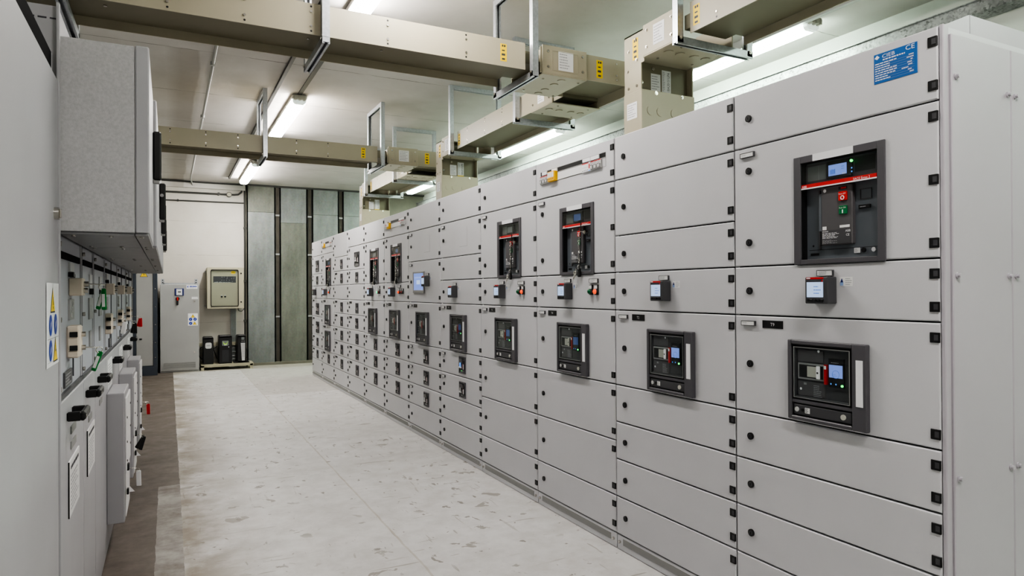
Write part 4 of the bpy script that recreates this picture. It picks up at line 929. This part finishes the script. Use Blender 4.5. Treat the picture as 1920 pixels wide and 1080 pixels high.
th = conduit('upper dark conduit across the top of the white back wall, with round junction', [(-1.5, YB-.02, 3.20), (1.10, YB-.02, 3.215), (1.18, YB-.02, 3.225), (1.235, YB-.02, 3.27), (1.25, YB-.02, 3.34)], .017, 'darkconduit', [((.84, YB, 3.214), (0, -1, 0))])
o = Vector((-1.5, YB-.02, 3.20)); q = Vector((1.02, YB-.02, 3.214))-o
MB().cyl(q+Vector((0, .018, 0)), q+Vector((0, -.018, 0)), .048, 'darkconduit', 16).cyl(q+Vector((0, -.018, 0)), q+Vector((0, -.020, 0)), .038, 'beigebox', 16).build('junction_box', th)
conduit('lower dark conduit across the top of the white back wall', [(-1.5, YB-.015, 3.045), (1.275, YB-.015, 3.068)], .012, 'darkconduit', [((.16, YB, 3.06), (0, -1, 0))])
conduit('dark conduit in the corner between the ceiling and the back wall', [(-1.5, YB-.075, CZ-.028), (1.26, YB-.075, CZ-.026)], .016, 'darkconduit')

# grey control cabinet against the back wall
tz = thing('control_cabinet', 'grey floor cabinet with red rotary switch against the white back wall', 'cabinet', (.178, 13.0, 0))
W2 = .304
MB().box(-W2, W2, .022, .50, .0, 1.525, 'cabgrey', .003).build('body', tz)
dd = MB().box(-W2+.002, W2-.002, 0, .02, .03, 1.522, 'cabgrey', .004); d_ = dd.build('door', tz)
for k in range(3):
    zz = .075+k*.035; MB().box(-.245, .245, -.003, .002, zz, zz+.020, 'grille').frame(-.25, .25, zz-.004, zz+.024, -.006, 0, .003, 'cabgrey').build('vent_slot', d_)
for zz in (1.235, .345): MB().cyl((.23, 0, zz), (.23, -.012, zz), .014, 'chrome', 12).build('lock', d_)
MB().cyl((-.035, 0, 1.275), (-.035, -.012, 1.275), .032, 'black', 18).box(-.050, -.020, -.040, -.012, 1.165, 1.285, 'black', .006).box(-.047, -.023, -.042, -.012, 1.245, 1.300, 'red', .004).build('rotary_switch', tz)
g = MB().box(-.078, .064, -.014, 0, 1.33, 1.455, 'navy', .003).box(-.052, .038, -.016, -.012, 1.34, 1.445, 'lab').box(-.030, .018, -.018, -.014, 1.385, 1.405, 'ink').lines(-.04, .02, 1.42, 1.436, -.0165, 'inkg', 1).lines(-.028, .012, 1.350, 1.362, -.0165, 'ink', 1); g.build('panel_meter', tz)
s = MB().plate(.105, .28, 1.448, 1.515, -.0015, 'white'); s.disc(.132, 1.485, -.002, .016, 'signblue'); s.disc(.138, 1.485, -.0024, .009, 'white'); s.lines(.155, .265, 1.475, 1.502, -.002, 'signblue', 1, .8, False).lines(.155, .26, 1.458, 1.47, -.002, 'inkg', 1, .5); s.build('maker_sticker', tz)
MB().plate(.185, .29, 1.265, 1.31, -.0012, 'lgrey').lines(.19, .285, 1.27, 1.305, -.0016, 'white', 2, .6).build('paper_sticker', tz)
def warn(x, z, r, y, m, bolt=False):
    m.poly([(x-r, z-r*.62), (x+r, z-r*.62), (x, z+r*1.1)], y, 'ink'); m.poly([(x-r*.84, z-r*.52), (x+r*.84, z-r*.52), (x, z+r*.93)], y-.0005, 'yellow')
    if bolt: m.poly([(x+.10*r, z+.62*r), (x-.22*r, z+.08*r), (x+.02*r, z+.10*r), (x-.08*r, z-.38*r), (x+.24*r, z+.20*r), (x+.0*r, z+.20*r)], y-.001, 'ink')
    else: m.plate(x-.07*r, x+.07*r, z-.1*r, z+.45*r, y-.001, 'ink'); m.disc(x, z-.28*r, y-.001, .09*r, 'ink', 8)
def mand(x, z, r, y, m, sx_=1): m.disc(x, z, y, r, 'signblue', 18, sx_); m.poly([(x-.35*r*sx_, z-.5*r), (x+.1*r*sx_, z-.1*r), (x+.4*r*sx_, z+.45*r), (x-.05*r*sx_, z+.2*r)], y-.0006, 'white')
s = MB().plate(.128, .282, .805, 1.018, -.0015, 'white'); warn(.205, .965, .034, -.002, s); mand(.170, .915, .027, -.002, s); mand(.240, .915, .027, -.002, s); mand(.170, .845, .027, -.002, s); warn(.232, .84, .034, -.002, s, True); s.build('warning_sticker', tz)
r_ = MB()
for xx in (-W2+.04, W2-.04): r_.box(xx-.025, xx+.025, .20, .23, 1.525, 1.625, 'zinc'); r_.cyl((xx, .20, 1.60), (xx, .195, 1.60), .010, 'black', 8); r_.cyl((xx, .20, 1.56), (xx, .195, 1.56), .010, 'black', 8)
r_.box(-W2+.05, W2-.05, .20, .23, 1.528, 1.555, 'zinc'); r_.build('mounting_bracket', tz)

# wall box with clear door
wb = thing('wall_enclosure', 'beige wall box with a black-rimmed clear door on the white back wall', 'enclosure', (.93, 13.24, 1.09))
MB().box(-.305, .307, .02, .34, 0, .745, 'beigebox', .006).box(-.34, -.305, .30, .345, .66, .69, 'steel').box(-.34, -.305, .30, .345, .03, .06, 'steel').build('body', wb)
d = MB(); d.frame(-.308, .310, -.003, .748, -.004, .02, (.065, .100, .040, .045), 'beigebox', .004)
def rr_ring(m, x0, x1, z0, z1, w, y0, y1, r, k):
    def pts(o):
        p = []
        for cx, cz, a0 in ((x1-r, z1-r, 0), (x0+r, z1-r, PI/2), (x0+r, z0+r, PI), (x1-r, z0+r, 3*PI/2)):
            for i in range(5): p.append((cx+(r-o)*math.cos(a0+PI/8*i), cz+(r-o)*math.sin(a0+PI/8*i)))
        return p
    A, B_ = pts(0), pts(w); n = len(A)
    for i in range(n):
        c = (i+1) % n
        m.quad([(A[i][0], y0, A[i][1]), (A[c][0], y0, A[c][1]), (B_[c][0], y0, B_[c][1]), (B_[i][0], y0, B_[i][1])], k)
        m.quad([(B_[i][0], y0, B_[i][1]), (B_[c][0], y0, B_[c][1]), (B_[c][0], y1, B_[c][1]), (B_[i][0], y1, B_[i][1])], k)
        m.quad([(A[c][0], y0, A[c][1]), (A[i][0], y0, A[i][1]), (A[i][0], y1, A[i][1]), (A[c][0], y1, A[c][1])], k)
rr_ring(d, -.250, .222, .034, .708, .013, -.012, .0, .03, 'black')
dr = d.build('door', wb)
for zz in (.64, .115): MB().cyl((.262, -.004, zz), (.262, -.012, zz), .014, 'black', 12).build('lock', dr)
MB().box(-.245, .215, -.006, -.004, .042, .70, 'glass').build('window', dr)
p = MB().box(-.28, .25, .012, .02, .02, .73, 'beigebox'); p.plate(-.205, .175, .47, .585, .0105, 'dark')
for k in range(16): p.plate(-.195+random.uniform(0, .14), -.19+random.uniform(0, .14), 0, 0, .0103, 'lab') if False else p.disc(-.19+random.uniform(0, .35), .485+random.choice((0, .03, .06, .085)), .0102, .004, 'lab', 6)
p.plate(-.04, .09, .49, .575, .0103, 'ink'); p.lines(-.19, .16, .472, .482, .0101, 'lab', 1, .5)
p.disc(.13, .655, .0105, .028, 'yellow', 16, 1.5); p.lines(.10, .165, .648, .664, .0102, 'ink', 1, .6)
p.build('inner_panel', wb)
for xx in (-.065, -.008): MB().cyl((xx, .012, .215), (xx, -.002, .215), .017, 'black', 12).box(xx-.012, xx+.012, -.003, .012, .232, .242, 'lab').build('selector_switch', wb)
MB().tube([(.22, .1, 0), (.23, .1, -.05), (.28, .1, -.06), (.32, .14, -.02), (.325, .2, .06)], .006, 'rubber', 6).build('cable', wb)
po = MB().box(-.047, .047, 0, .05, 0, 1.085, 'mvpaint', .002); po.box(-.04, .04, -.002, 0, .0, 1.08, 'galvA'); tag(po.build('cable_duct_post', None, (1.085, YB-.055, 0)), 'grey upright cable duct under the beige wall box', 'cable duct')

# bench with three power units
bn = thing('low_bench', 'low cream steel bench under the three black power units', 'bench', (.94, 13.05, 0))
MB().box(-.43, .44, -.02, .36, .085, .105, 'bench', .002).box(-.43, .44, -.02, .01, .055, .086, 'bench').build('top', bn)
for xx in (-.405, .405):
    for yy in (.0, .33): MB().box(xx-.025, xx+.025, yy-.02, yy+.03, 0, .084, 'bench').build('leg', bn)
def ups(x, w_, h_, label, style):
    t = thing('power_supply_unit', label, 'power unit', (x, 13.06, .106), 0, 'black power units on the low bench'); w2 = w_/2
    m = MB(); m.box(-w2, w2, .02, .36, 0.003, h_-.01, 'black', .008); m.build('case', t)
    f = MB(); f.box(-w2-.002, w2+.002, 0, .03, .0, h_, 'black', .010); f.box(-w2+.004, w2-.004, .0, .30, h_-.035, h_+.006, 'black', .008); f.build('front_panel', t)
    if style == 0: MB().rpoly(-w2*.60, w2*.65, h_-.195, h_-.09, -.002, .028, 'lgrey').build('display', t); MB().lines(-w2*.35, w2*.4, h_-.15, h_-.135, -.003, 'ink', 1, .5).build('badge', t)
    if style == 1:
        MB().rpoly(-w2*.52, w2*.48, h_-.175, h_-.085, -.002, .01, 'off').poly([(-w2*.40, h_-.10), (-w2*.1, h_-.14), (w2*.1, h_-.14), (w2*.38, h_-.095), (w2*.2, h_-.152), (-w2*.25, h_-.152)], -.003, 'ledg2').plate(-w2*.2, w2*.2, h_-.168, h_-.158, -.003, 'lab').build('display', t)
        MB().disc(w2*.50, h_-.20, -.002, .008, 'white', 10).build('button', t)
        for k in range(10): pass
        MB().lines(-w2*.5, w2*.5, .03, h_-.25, -.0015, 'ink', 26, .5, False).build('louvre', t)
    if style == 2:
        p_ = MB().poly([(-w2*.25, h_-.135), (w2*.75, h_-.135), (w2*.70, .04), (w2*.0, .04)], -.002, 'lgrey'); p_.lines(-w2*.1, w2*.66, .1, h_-.15, -.003, 'grey', 14, .4, False); p_.build('front_grille', t)
        MB().rpoly(-w2*.1, w2*.6, h_-.08, h_-.03, -.002, .006, 'off').build('display', t)
        for k in range(3): MB().disc(-w2*.0+k*.022, h_-.105, -.002, .006, 'lgrey', 8).build('button', t)
        MB().poly([(-w2-.06, .0), (w2+.06, .0), (w2+.0, .03), (-w2-.0, .03)], .0, 'black').box(-w2-.06, w2+.06, .0, .32, .0, .012, 'black', .002).build('foot', t)
    return t
M['ledg2'] = mat('lit_green_display', (.1, .2, .01), .3, emit=(.45, .75, .08), estr=.55)
ups(.632, .165, .475, 'black power unit with grey round-cornered badge, left on the bench', 0)
ups(.912, .215, .495, 'black power unit with lit green display, middle of the bench', 1)
ups(1.185, .145, .495, 'black power unit with silver front grille, right on the bench', 2)
for nm, pts in (('black cable looping left of the left power unit on the bench', [(.538, 13.33, .4), (.50, 13.27, .36), (.49, 13.27, .25), (.538, 13.27, .18)]),
    ('upper black cable between the left and middle power units', [(.722, 13.36, .35), (.76, 13.4, .37), (.795, 13.4, .40)]),
    ('lower black cable between the left and middle power units', [(.722, 13.43, .40), (.75, 13.46, .30), (.795, 13.46, .16)]),
    ('black cable looping right of the right power unit', [(1.265, 13.4, .42), (1.30, 13.4, .30), (1.305, 13.4, .18), (1.275, 13.42, .15)])):
    q = [Vector(p) for p in pts]; sm = []
    for i in range(len(q)-1):
        p0, p1, p2, p3 = q[max(i-1, 0)], q[i], q[i+1], q[min(i+2, len(q)-1)]
        for k in range(5):
            s_ = k/5; sm.append(.5*((2*p1)+(-p0+p2)*s_+(2*p0-5*p1+4*p2-p3)*s_*s_+(-p0+3*p1-3*p2+p3)*s_**3))
    sm.append(q[-1]); tag(MB().tube([v-q[0] for v in sm], .007, 'rubber', 6).build('power_cable', None, q[0]), nm, 'cable')
ra = MB()
ra.box(.48, 1.265, 13.50, 13.54, .40, .46, 'beigebox')
for z in (.14, .20, .27, .34): ra.tube([(.50, 13.53, z), (1.262, 13.53, z)], .006, 'steel', 6)
for x in (.74, .80, 1.02): ra.tube([(x, 13.53, .05), (x, 13.53, .42)], .006, 'steel', 6)
ra.box(.50, .53, 13.53, 13.599, .41, .44, 'steel'); ra.box(1.22, 1.25, 13.53, 13.599, .41, .44, 'steel')
tag(ra.build('wire_rack'), 'low wire rack on the wall behind the black power units', 'rack')

# ------------------------------------------------------------------ left row : medium voltage switchgear
XP = -.29
def left(name, label, cat, y, group=None): return thing(name, label, cat, (XP, y, 0), PI/2, group)
# near cabinet beside the camera
nc = left('metering_cabinet', 'large plain grey cabinet door at the left edge, nearest the camera', 'cabinet', 2.40)
MB().box(-3.2, -.004, .03, 1.2, 0, 2.02, 'mvpaint').build('body', nc)
d = MB().box(-.92, -.020, 0, .028, .08, 2.015, 'mvpaint', .004); dd = d.build('door', nc)
MB().box(-3.19, -.925, 0, .028, .08, 2.015, 'mvpaint', .004).build('door', nc)
MB().box(-3.2, -.05, .012, .06, 2.02, 2.085, 'hollow').box(-.05, -.03, .012, .06, 2.02, 2.085, 'mvpaint').build('top_channel', nc)
MB().box(-.018, -.003, -.005, .004, 0, 2.245, 'mvpaint', .002).build('corner_post', nc)
MB().cyl((-.09, 0, 1.61), (-.09, -.012, 1.61), .018, 'chrome', 14).box(-.094, -.086, -.018, -.011, 1.597, 1.623, 'chrome', .002).build('lock', dd)
s = MB().plate(-.245, -.022, 1.178, 1.409, -.0012, 'white')
warn(-.138, 1.352, .042, -.0018, s); mand(-.175, 1.292, .030, -.0018, s); mand(-.085, 1.292, .030, -.0018, s); s.plate(-.23, -.03, 1.254, 1.2555, -.0018, 'inkg'); mand(-.175, 1.222, .030, -.0018, s); warn(-.09, 1.212, .042, -.0018, s, True); s.plate(-.23, -.03, 1.190, 1.1912, -.0018, 'inkg')
s.build('warning_sticker', dd)

# functional units along the row
US = [2.402, 3.04, 3.50, 4.085, 5.05, 6.05, 7.05]
UL = ['grey switchgear unit with green key tags, next to the large near cabinet',
 'narrow grey switchgear unit, second from the large near cabinet',
 'narrow grey switchgear unit in front of the nearest projecting lock box',
 'grey switchgear unit carrying the nearest projecting cable box', 'grey switchgear unit carrying the middle projecting cable box', 'grey switchgear unit carrying the farthest projecting cable box']
HX = [.23, .14, .17, .53, .58, .59]      # handle positions
for i in range(6):
    y0, y1 = US[i], US[i+1]; W = y1-y0
    un = left('switchgear_unit', UL[i], 'switchgear', y0, 'left switchgear row')
    b = MB().box(.002, W-.002, .02, 1.2, .0, 2.24, 'mvpaint').box(.002, W-.002, .0015, .02, 1.575, 2.24, 'mvpaint')
    if i == 0:
        for q in range(5): b.box(.0008, .0022, -.0+q*.03, q*.03+.022, 2.200, 2.2045, 'ink')
    b.build('body', un)
    MB().box(.002, W-.002, .004, .03, 0, .125, 'mvpaint').build('plinth', un)
    cv = MB().box(.002, W-.002, 0, .02, .13, 1.048, 'mvpaint', .004).box(.002, W-.002, -.002, .02, 1.036, 1.048, 'mvpaint', .002).build('cable_cover', un)
    up = MB(); up.box(.004, W-.004, .010, .022, 1.065, 1.56, 'mvpanel'); up.box(.003, W-.003, .002, .014, 1.050, 1.064, 'dark'); up.box(.004, .018, .004, .012, 1.065, 1.56, 'mvpaint', .002); up.box(W-.016, W-.004, .004, .012, 1.065, 1.56, 'mvpaint', .002)
    if W > .8: up.box(W/2-.003, W/2+.003, .006, .011, 1.065, 1.56, 'ink')
    else: up.box(W-.004, W-.0005, .003, .011, 1.065, 1.56, 'ink')
    pn = up.build('control_panel', un)
    MB().box(.06, W-.06, .004, .011, 1.490, 1.512, 'hollow').build('slot_strip', pn)
    for (zz) in (1.53, 1.30, 1.09): MB().cyl((.012, .004, zz), (.012, -.005, zz), .008, 'chrome', 10).build('screw', pn)
    h = MB(); hx = HX[i]; z = .985
    h.box(hx-.075, hx-.058, -.040, .0, z-.016, z+.014, 'black', .004); h.box(hx+.058, hx+.075, -.040, .0, z-.016, z+.014, 'black', .004); h.box(hx-.075, hx+.075, -.052, -.034, z-.016, z+.014, 'black', .006)
    h.cyl((hx-.06, -.052, z), (hx-.06, -.054, z), .005, 'chrome', 8)
    h.build('pull_handle', cv)
    if i < 3:
        for q in range(2 if i < 1 else 1): MB().box(hx+.02, hx+.15, -.003, 0, .862+q*.05-.005*i, .888+q*.05-.005*i, 'grille').build('name_plate', cv)
    if i in (0, 1):
        n = MB(); nx0, nx1 = ((.19, .46) if i == 0 else (.11, .39)); n.box(nx0, nx1, -.004, 0, .65, .832, 'lab'); n.box(nx0-.004, nx0, -.004, 0, .65, .832, 'black'); n.lines(nx0+.03, nx1-.03, .80, .815, -.0045, 'ink', 1, .8, False); n.lines(nx0+.03, nx1-.03, .665, .785, -.0045, 'inkg', 9, .35); n.build('notice', cv)
    if i >= 3 or i == 0:
        k = i
        # interlock boxes
        ux = .30 if i == 0 else .12
        a = MB(); a.box(ux, ux+.085, -.030, .010, 1.372, 1.432, 'cream', .003); ab = a.build('lock_box', pn); 
        lk = MB(); lk.cyl((ux+.045, -.030, 1.412), (ux+.045, -.044, 1.412), .0095, 'chrome', 14); lk.cyl((ux+.045, -.030, 1.390), (ux+.045, -.042, 1.390), .0095, 'chrome', 14); lk.build('lock_cylinder', pn)
        ux2 = .24 if i == 0 else .02
        b = MB(); b.box(ux2, ux2+.10, -.026, .010, 1.165, 1.272, 'cream', .005); b.box(ux2-.006, ux2+.004, -.022, .0, 1.235, 1.252, 'black').box(ux2-.006, ux2+.004, -.022, .0, 1.190, 1.207, 'black'); b.build('lock_box', pn)
        lk = MB(); lk.cyl((ux2+.07, -.026, 1.240), (ux2+.07, -.038, 1.240), .009, 'chrome', 14); lk.cyl((ux2+.07, -.026, 1.195), (ux2+.07, -.038, 1.195), .009, 'chrome', 14); lk.build('lock_cylinder', pn)
        e = MB(); e.box(ux-.02, ux+.10, .004, .011, 1.29, 1.36, 'grey');
        for q in (0, 1, 2): e.ring((ux+.02+q*.02, .003, 1.305+q*.02), (0, 1, 0), .008, .001, 'lgrey')
        e.build('mimic_plate', pn)
        MB().box(ux-.005, ux+.10, .004, .011, 1.455, 1.485, 'lgrey').box(ux-.01, ux+.02, -.006, .01, 1.436, 1.452, 'black').box(ux+.04, ux+.06, -.004, .01, 1.434, 1.446, 'black').build('position_indicator', pn)
        e = MB(); e.box(.16 if i == 0 else .3, .34 if i == 0 else .42, .004, .0105, 1.075, 1.125, 'dark'); e.lines(.17 if i == 0 else .31, .33 if i == 0 else .41, 1.08, 1.12, .0035, 'inkg', 4, .4); e.box(.40, .404, .006, .0105, 1.09, 1.18, 'ink'); e.build('data_plate', pn)
    else:
        e = MB(); e.box(.28, .42, .004, .011, 1.27, 1.36, 'grey'); e.box(.30, .40, .004, .011, 1.40, 1.46, 'lgrey'); e.box(.33, .36, -.006, .01, 1.375, 1.40, 'black'); e.ring((.35, .003, 1.315), (0, 1, 0), .014, .0015, 'lgrey'); e.build('mimic_plate', pn)
        MB().box(.3, .36, .004, .011, 1.15, 1.22, 'grey').build('name_plate', pn)
    if i >= 3:
        n = MB(); n.box(.06, .36, -.004, 0, .865, 1.02, 'lab'); n.lines(.09, .33, .88, 1.0, -.0045, 'inkg', 8, .35); n.build('notice', cv)
        bx = MB(); bz0, bz1 = .165, .852; bx.box(.012, .43, -.082, 0, bz0, bz1, 'mvpaint', .004); bo = bx.build('cable_box', un)
        c = MB(); c.box(.03, .41, -.092, -.082, bz0+.27, bz1-.03, 'lab', .003); c.box(.05, .40, -.088, -.082, bz0+.02, bz0+.25, 'lab', .003)
        for zz in (bz0+.32, bz0+.42, bz0+.55): c.cyl((.05, -.092, zz), (.05, -.095, zz), .006, 'black', 8); c.cyl((.38, -.092, zz+.03), (.38, -.095, zz+.03), .006, 'black', 8)
        c.box(.05, .09, -.102, -.09, bz0+.265, bz0+.30, 'black', .002); c.box(.04, .07, -.10, -.09, bz0+.14, bz0+.17, 'black', .002)
        c.build('front_cover', bo)
        q = MB(); q.poly([(.36, 0), (.42, 0), (.39, .04)], 0, 'white'); q.xf(Matrix.Translation((0, -.084, bz0+.06)) @ Matrix.Rotation(PI/2, 4, 'Z') @ Matrix.Translation((-.39, 0, 0)))
        q.v = [(a+.4, b, c_) for a, b, c_ in q.v]; q.build('corner_bracket', bo)
# relay boxes projecting above
RB = [2.404, 3.06, 4.10, 5.06, 6.06, 7.06]
RL = ['grey relay box projecting overhead, nearest the camera, its plain side facing us', 'grey relay box projecting overhead, second from the camera', 'grey relay box projecting overhead, third from the camera', 'grey relay box projecting overhead, fourth from the camera', 'grey relay box projecting overhead, farthest from the camera']
for i in range(5):
    y0, y1 = RB[i], RB[i+1]; W = y1-y0
    rb = left('relay_box', RL[i], 'relay box', y0, 'relay boxes over the left switchgear')
    ex = .0 if i == 0 else .012
    MB().box(.003, W-.003, -.198, .0, 1.566, 2.155, 'mvbox', .003).build('body', rb)
    d = MB().box(.001, W-.001, -.238-ex, -.199, 1.566, 2.158, 'mvpaint', .004).build('door', rb)
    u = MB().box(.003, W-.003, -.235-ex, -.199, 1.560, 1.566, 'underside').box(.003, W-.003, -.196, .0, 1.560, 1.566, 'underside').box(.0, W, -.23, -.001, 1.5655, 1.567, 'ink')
    u.build('bottom_plate', rb)
    for (xx, yy) in ((.06, -.215), (W-.06, -.215), (.06, -.03), (W-.06, -.03), (.06, -.13), (W-.06, -.13)): MB().cyl((xx, yy, 1.561), (xx, yy, 1.556), .0065, 'chrome', 10).build('screw', rb)
    hz = 1.915 if i < 1 else 1.86; hx = W-.09 if i == 0 else W-.12
    h = MB(); h.box(hx-.018, hx+.018, -.268-ex, -.238-ex, hz-.095, hz+.095, 'black', .006); h.box(hx-.013, hx+.013, -.262-ex, -.238-ex, hz-.108, hz-.094, 'grey', .003)
    if i: h.cyl((hx-.018, -.262, hz+.03), (hx-.03, -.262, hz+.03), .009, 'grey', 10)
    h.build('pull_handle', d)
    if i == 0: MB().plate(W-.28, W-.16, 1.60, 1.72, -.2386-ex, 'lgrey').build('name_plate', d)

# keys with tags
def key_tag(label, p, k, drop=.07, two=False, ang=.0):
    t = thing('key_tag', label, 'key tag', p, PI/2, None)
    MB().tube([(0, 0, 0), (.0, -.030, -.001), (.0, -.034, -.006)], .0022, 'chrome', 6).ring((0, -.04, -.010), (1, .3, 0), .010, .0016, 'chrome').build('key', t)
    for q in range(2 if two else 1):
        m = MB(); hw = .0085 if k == 'greentag' else .013; m.box(-hw, hw, -.003, .003, -drop, 0, k, .0029); m.box(-hw*.6, hw*.6, -.0036, .0036, -drop*.85, -drop*.25, 'lab' if k == 'greentag' else k)
        m.xf(Matrix.Translation((q*.02, -.045, -.016)) @ Matrix.Rotation(.25*(1 if q else -.1)+ang, 4, 'X') @ Matrix.Rotation(PI/2*.75, 4, 'Z')); m.build('tag', t)
    return t
key_tag('green key tag hanging from the upper cream lock box nearest the camera', (XP+.043, US[0]+.345, 1.412), 'greentag', .075, True)
key_tag('green key tag hanging from the lower cream lock box nearest the camera', (XP+.037, US[0]+.31, 1.195), 'greentag', .07, False, .35)
key_tag('white key tag hanging from the second lower cream lock box', (XP+.037, US[3]+.09, 1.24), 'white', .065, False, .2)
key_tag('black key tag hanging from the third lower cream lock box', (XP+.046, US[4]+.09, 1.195), 'black', .07, True)
key_tag('red key tag hanging from the farthest lower cream lock box', (XP+.046, US[5]+.09, 1.195), 'red', .07, True)
key_tag('white tag hanging on the front of the nearest projecting cable box', (XP+.098, US[3]+.10, .43), 'white', .085)
key_tag('black tag hanging on the front of the middle projecting cable box', (XP+.098, US[4]+.10, .43), 'black', .09, True, .3)
key_tag('red tag hanging on the front of the farthest projecting cable box', (XP+.098, US[5]+.12, .50), 'red', .085)

# end cabinet with warning triangle
ec = thing('end_cabinet', 'grey cabinet in a dark slate frame with a yellow lightning triangle', 'cabinet', (-.33, 12.72, 0))
MB().box(-.5, .165, .03, .85, 0, 2.05, 'cabgrey').build('body', ec)
f = MB(); f.box(.105, .168, -.01, .03, .16, 2.06, 'navyframe', .003); f.box(-.19, -.145, -.01, .03, .16, 2.06, 'navyframe', .003); f.box(-.5, .168, -.012, .03, .0, .16, 'navyframe', .003); f.box(-.145, .105, -.01, .03, 1.99, 2.06, 'navyframe')
for zz in (.3, .55, .85, 1.15, 1.45): f.cyl((.137, -.01, zz), (.137, -.014, zz), .008, 'chrome', 8)
f.build('frame', ec)
d = MB().box(-.143, .103, .002, .028, .165, 1.985, 'cabgrey', .003).build('door', ec)
s = MB(); warn(-.03, 1.685, .060, .0005, s, True); s.build('warning_sticker', d)
MB().box(-.10, -.06, -.012, .002, .60, .625, 'black', .004).build('latch', d)

# ------------------------------------------------------------------ camera, world, view
f_px = 1257.; yaw = math.radians(27.15); pit = math.radians(.25); rol = math.radians(-.32)
cam = bpy.data.cameras.new('camera'); co = bpy.data.objects.new('camera', cam); C.objects.link(co)
cam.sensor_width = 36; cam.lens = f_px/1920*36; cam.clip_start = .02; cam.clip_end = 100
cy, sy, cp, sp = math.cos(yaw), math.sin(yaw), math.cos(pit), math.sin(pit)
fw = Vector((sy*cp, cy*cp, sp)); r = Vector((cy, -sy, 0)); u = r.cross(fw)
R2 = math.cos(rol)*r+math.sin(rol)*u; U2 = -math.sin(rol)*r+math.cos(rol)*u
mtx = Matrix((R2, U2, -fw)).transposed().to_4x4(); mtx.translation = (0, 0, 1.38)
co.matrix_world = mtx
bpy.context.scene.camera = co
w = bpy.data.worlds.new('world'); bpy.context.scene.world = w; w.use_nodes = True
w.node_tree.nodes['Background'].inputs[0].default_value = (.5, .5, .5, 1); w.node_tree.nodes['Background'].inputs[1].default_value = .3
sc = bpy.context.scene
sc.view_settings.view_transform = 'AgX'; sc.view_settings.look = 'AgX - High Contrast'; sc.view_settings.exposure = 0; sc.view_settings.gamma = 1
